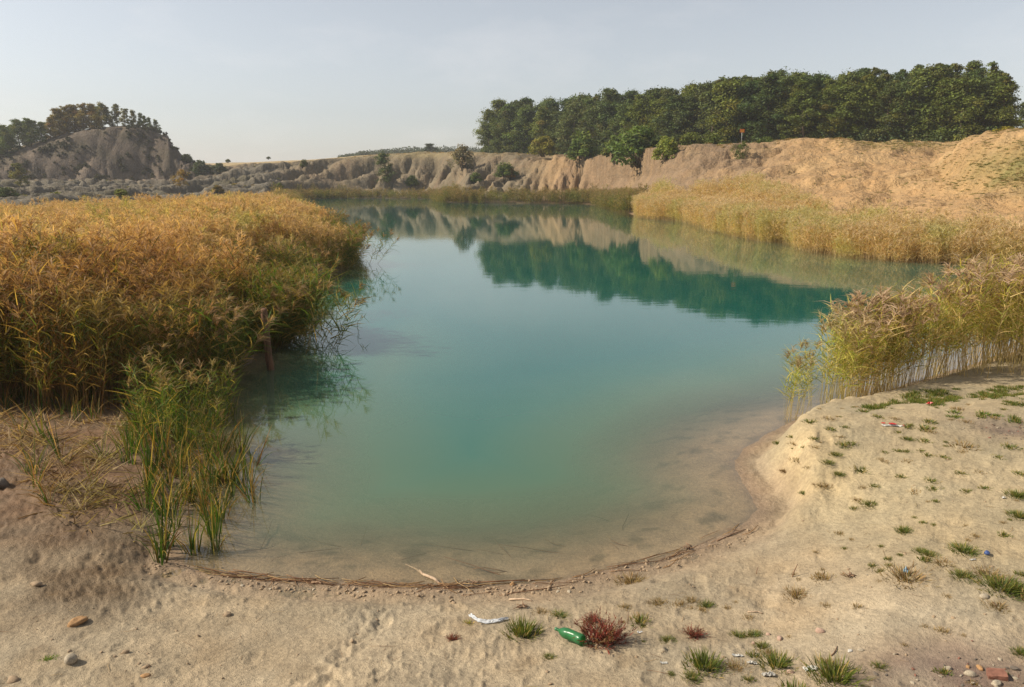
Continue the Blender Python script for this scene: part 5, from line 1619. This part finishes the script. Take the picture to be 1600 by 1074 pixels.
M_BAG = plain('clear_plastic', (.72, .74, .76), .2, .0, .62)
M_WHITE = plain('white_plastic', (.55, .53, .48), .6)
M_RED = plain('red_print', (.55, .03, .025), .4)
M_BLUE = plain('blue_plastic', (.06, .10, .26), .5)
M_PBLUE = plain('pale_blue_plastic', (.35, .50, .60), .35)
crumpled('plastic_bag', 758, 973, .36, .10, M_BAG, 'torn clear plastic bag on the sand left of the bushy tuft', 4, .035, -.10, -.25)
wr = crumpled('wrapper', 1394, 666, .26, .08, M_WHITE, 'red and white crumpled wrapper on the promontory', 9, .03, .0, -.2, 'wrapper')
def red_part(parent, mat, w, d, dx, dy, seed, name='red_panel'):
    u, v = np.meshgrid(np.linspace(-.5, .5, 8), np.linspace(-.5, .5, 6), indexing='ij')
    V = np.stack([u * w + dx, v * d + dy, .034 + .02 * fbm(u * 4 + seed, v * 4, 2, seed)], -1).reshape(-1, 3)
    i, j = np.meshgrid(np.arange(7), np.arange(5), indexing='ij'); a = (i * 6 + j).ravel()
    F = np.stack([a, a + 6, a + 7, a + 1], -1)
    V2 = np.concatenate([V, V - np.array([0, 0, .002])]); F2 = np.concatenate([F, F[:, ::-1] + len(V)])
    obj(name, mesh_np(name, V2, F2, mat, smooth=False), parent)
red_part(wr, M_RED, .09, .05, .0, .0, 3); red_part(wr, M_RED, .05, .03, -.11, .03, 5)
crumpled('wrapper_scrap', 1411, 666, .05, .04, M_RED, 'small red scrap right of the red and white wrapper', 12, .02, cat='litter', nx=8, ny=6)
cup = crumpled('crushed_cup', 1453, 633, .09, .07, M_RED, 'crushed red and white cup on the lawn edge of the promontory', 14, .07, cat='cup', nx=12, ny=8)
crumpled('paper_scrap', 8, 641, .10, .07, M_WHITE, 'white scrap at the left edge in front of the reeds', 16, .06, nx=10, ny=8)
crumpled('paper_scrap', 1152, 1026, .085, .04, M_WHITE, 'torn white scrap above the middle bottom tuft', 18, .02, nx=12, ny=8)
crumpled('paper_scrap', 1175, 1037, .07, .04, M_WHITE, 'white scrap touching the brownish tuft at the bottom', 20, .03, nx=12, ny=8)
crumpled('paper_scrap', 1201, 1056, .09, .05, M_WHITE, 'crumpled white scrap below the middle bottom tuft', 22, .05, nx=12, ny=8)
crumpled('paper_scrap', 1266, 1047, .10, .08, M_WHITE, 'largest white scrap left of the largest bottom tuft', 24, .04, nx=14, ny=10)
crumpled('paper_scrap', 1037, 1037, .055, .03, M_WHITE, 'small white flake alone on the sand at the bottom', 26, .01, nx=8, ny=6)
crumpled('paper_scrap', 1000, 990, .045, .03, M_BAG, 'small shiny scrap right of the red plant', 28, .03, nx=8, ny=6)
crumpled('plastic_scrap', 1415, 897, .045, .04, M_PBLUE, 'pale blue plastic scrap in the long dry tuft', 30, .09, nx=8, ny=6)
crumpled('paper_scrap', 1568, 779, .04, .03, M_WHITE, 'tiny white scrap near the right edge of the sand', 32, .03, nx=8, ny=6)
crumpled('paper_scrap', 1520, 876, .05, .03, M_WHITE, 'white scrap below the small blue cap', 34, .02, nx=8, ny=6)
def cap():
    V, F = lathe([(.001, .018), (.013, .018), (.0145, .016), (.015, 0), (.013, 0), (.0125, .014), (.001, .014)], 18)
    o = obj('plastic_disc', mesh_np('plastic_disc', V, F, M_BLUE), loc=ground_px(1541, 866) + np.array([0, 0, .004]), rot=(.5, .2, 0), scale=(1.5, 1.5, 1.5))
    tag(o, 'small round blue plastic disc on the sand at the right', 'disc')
cap()

def wood_mat(name, c1, c2):
    m, nt, out = new_mat(name)
    tc = N(nt, 'ShaderNodeTexCoord')
    mp = N(nt, 'ShaderNodeMapping', inp={'Scale': (14, 14, 2.2)}); nt.links.new(tc.outputs['Object'], mp.inputs['Vector'])
    n1 = noise_node(nt, mp.outputs[0], 2.0, 5, .65)
    c = mixcol(nt, maprange(nt, n1, .35, .65, 0, 1), c1, c2)
    b = N(nt, 'ShaderNodeBsdfPrincipled', inp={'Roughness': .9})
    nt.links.new(c, b.inputs['Base Color'])
    bmp = N(nt, 'ShaderNodeBump', inp={'Strength': .8, 'Distance': .012}); nt.links.new(n1, bmp.inputs['Height']); nt.links.new(bmp.outputs[0], b.inputs['Normal'])
    nt.links.new(b.outputs[0], out.inputs['Surface'])
    return m
M_POST = wood_mat('weathered_post', (.07, .036, .02), (.22, .11, .055)); M_TWIG = wood_mat('twig', (.13, .07, .04), (.30, .19, .11)); M_DRIFT = wood_mat('driftwood', (.30, .20, .13), (.50, .37, .25))

def limb_mesh(name, chains, mat, sides=8):
    bag = Bag()
    for pts, rad in chains:
        bag.add(*tube(pts, rad, (.3, .2, .1), sides))
    return bag.mesh(name, mat)

def post():
    base = at_z(422, 578, 0.0); r = math.hypot(base[0], base[1])
    top = at_r(412, 482, r)
    d = top - base
    ts = np.array([-.75, -.3, 0, .2, .45, .7, .9, .985, 1.0])
    rng = np.random.default_rng(2)
    pts = [d * t + np.array([.008 * rng.normal(), .008 * rng.normal(), 0]) for t in ts]
    rad = [.080, .080, .080, .078, .076, .074, .072, .068, .045]
    o = obj('wooden_post', limb_mesh('wooden_post', [(pts, rad)], M_POST, 14), loc=base)
    tag(o, 'leaning dark wooden post standing in the water beside the left reeds', 'post')
post()

def sign():
    b = on_ground(1153, 115.5); top = at_r(1153, 202, 115.5)
    H = max(1.4, top[2] - b[2])
    e = obj('sign', None, loc=b, rot=(0, 0, .12))
    obj('post', limb_mesh('post', [([(0, .03, -.3), (0, .03, H - .1)], [.045, .04])], plain('grey_metal', (.30, .30, .29), .5), 10), e)
    def board(w, h, th, y, z, mat, name, parent):
        import bmesh
        bm = bmesh.new(); bmesh.ops.create_cube(bm, size=1.0)
        for v in bm.verts: v.co = (v.co.x * w, v.co.y * th + y, v.co.z * h + z)
        bmesh.ops.bevel(bm, geom=bm.edges[:], offset=min(w, h) * .02, segments=1, affect='EDGES')
        me = bpy.data.meshes.new(name); bm.to_mesh(me); bm.free(); me.materials.append(mat)
        return obj(name, me, parent)
    bd = board(.66, .46, .03, -.03, H - .23, plain('red_border', (.50, .055, .02), .5), 'board', e)
    board(.56, .36, .008, -.0505, H - .25, plain('orange_field', (.80, .30, .02), .5), 'panel', bd)
    tag(e, 'small orange and red warning board on a thin post at the wood edge', 'sign')
sign()

def stick(px0, py0, px1, py1, rad, label, mat, lift=0.0, name='stick', cat='stick', bend=.02):
    a = ground_px(px0, py0); b = ground_px(px1, py1)
    b = b + np.array([0, 0, lift])
    m = (a + b) / 2 + np.array([bend, bend * .5, abs(bend) * .4])
    pts = [p - a + np.array([0, 0, rad * .8]) for p in (a, a * .6 + m * .4 + np.array([bend * .3, 0, 0]), m, b * .6 + m * .4, b)]
    o = obj(name, limb_mesh(name, [(pts, [rad, rad * .95, rad * .85, rad * .7, rad * .4])], mat, 7), loc=a)
    return tag(o, label, cat)
def upright(px, py, dx, h, rad, label, lean=.3):
    a = ground_px(px, py)
    pts = [np.array([0, 0, -.03]), np.array([dx * .4, 0, h * .5]), np.array([dx, .01, h])]
    o = obj('stick', limb_mesh('stick', [(pts, [rad, rad * .9, rad * .5])], M_TWIG, 7), loc=a)
    tag(o, label, 'stick')
upright(1237, 902, .05, .13, .007, 'short red-brown stick poking up from the sand above the olive tuft')
upright(1181, 897, .02, .07, .005, 'short grey stick poking up left of the red-brown one')
upright(981, 975, .0, .11, .005, 'thin grey stick standing right of the red plant')
stick(1168, 957, 1193, 960, .006, 'pale bare stick lying on the sand right of the small tufts', M_DRIFT)
stick(796, 938, 832, 940, .010, 'pale curved stick on the sand below the waterline clods', M_DRIFT)
stick(487, 912, 503, 914, .012, 'short dark stick lying at the waterline in the middle left', M_TWIG)
stick(955, 893, 1012, 893, .005, 'thin reddish stick along the waterline above the brownish tuft', M_TWIG)
stick(1120, 846, 1165, 828, .009, 'brown stick along the waterline at the right of the cove', M_TWIG)
stick(1298, 1026, 1308, 1010, .005, 'small dark twig above the largest bottom tuft', M_TWIG)
def driftwood():
    a = ground_at(634, 884, 4, 20); b = ground_px(662, 902); c = ground_px(690, 914)
    L = [p - b for p in (a, b, c)]
    for v in L: v[2] = max(v[2], 0)
    L[0][2] = -.03; L[1][2] = .03; L[2][2] = .02
    e = obj('driftwood', limb_mesh('driftwood', [([L[0], L[0] * .5 + L[1] * .5 + np.array([.02, 0, .0]), L[1], L[1] * .4 + L[2] * .6 + np.array([0, .02, .012]), L[2]], [.006, .011, .014, .016, .008]),
                                                 ([L[1], L[1] + np.array([-.05, .07, .015])], [.009, .003])], M_DRIFT, 8), loc=b)
    tag(e, 'forked pale driftwood branch half in the water at the near shore', 'branch')
driftwood()
def debris(px, py, label, seed, s=1.0):
    p = ground_px(px, py); rng = np.random.default_rng(seed)
    ch = []
    for _ in range(14):
        a = rng.random() * 6.28; L = (.03 + .05 * rng.random()) * s
        q = np.array([rng.normal() * .025, rng.normal() * .02, .01 + .015 * rng.random()]) * s
        ch.append(([q, q + np.array([math.cos(a) * L, math.sin(a) * L, .03 * rng.random() * s])], [.006 * s, .003 * s]))
    tag(obj('root_clump', limb_mesh('root_clump', ch, M_TWIG, 5), loc=p), label, 'roots')
debris(1076, 857, 'dark clump of roots at the waterline of the cove', 5)
debris(740, 913, 'dark clump of roots at the waterline near the plastic bag', 6, .9)
debris(817, 950, 'dark clump of dry leaves on the sand above the bushy tuft', 7, .9)
debris(1330, 903, 'crumbled brown leaves on bare sand left of the long dry tuft', 8, .9)
def floating_reed():
    p = at_z(562, 520, 0.0)
    rng = np.random.default_rng(9)
    bag = Bag()
    pts = np.array([[0, 0, -.1], [-.06, 0, .12], [-.05, .02, .28], [.05, .03, .40], [.16, .03, .43]])
    bag.add(*tube(pts, [.006, .006, .005, .004, .003], (.36, .27, .10), 5))
    m = 9
    f = rng.random(m)
    lb = np.stack([np.interp(f, np.linspace(0, 1, 5), pts[:, k]) for k in range(3)], -1); lb[:, 2] = np.maximum(lb[:, 2], .05)
    ld = unit(rng.normal(size=(m, 3)) * np.array([1, .6, .6]) + np.array([.5, 0, .3]))
    lc = np.array([(.14, .17, .04), (.30, .24, .08), (.42, .32, .14)])[rng.integers(0, 3, m)]
    bag.add(*ribbons(lb, ld, .14 + .14 * rng.random(m), np.full(m, .014), .3 * np.ones(m), lc, lc, 3, rng))
    o = obj('reed_stalk', bag.mesh('reed_stalk', M_REED), loc=p)
    tag(o, 'single bent reed stalk rising from open water right of the left reeds', 'reed')
floating_reed()

# ------------------------------------------------------------------ hazy air
def haze():
    import bmesh
    bm = bmesh.new(); bmesh.ops.create_cube(bm, size=1.0)
    lo = np.array([-1640, -60, -5.0]); hi = np.array([1640, 1680, 46.0])
    for v in bm.verts:
        v.co = [float(lo[k] if v.co[k] < 0 else hi[k]) for k in range(3)]
    me = bpy.data.meshes.new('haze'); bm.to_mesh(me); bm.free()
    m = bpy.data.materials.new('haze'); m.use_nodes = True
    nt = m.node_tree
    for n in list(nt.nodes): nt.nodes.remove(n)
    out = nt.nodes.new('ShaderNodeOutputMaterial')
    pv = N(nt, 'ShaderNodeVolumePrincipled', inp={'Color': (.86, .88, .93, 1), 'Density': .00030, 'Anisotropy': .2})
    nt.links.new(pv.outputs[0], out.inputs['Volume'])
    me.materials.append(m)
    tag(obj('haze', me), 'thin autumn haze in the air', 'haze', kind='stuff')
haze()
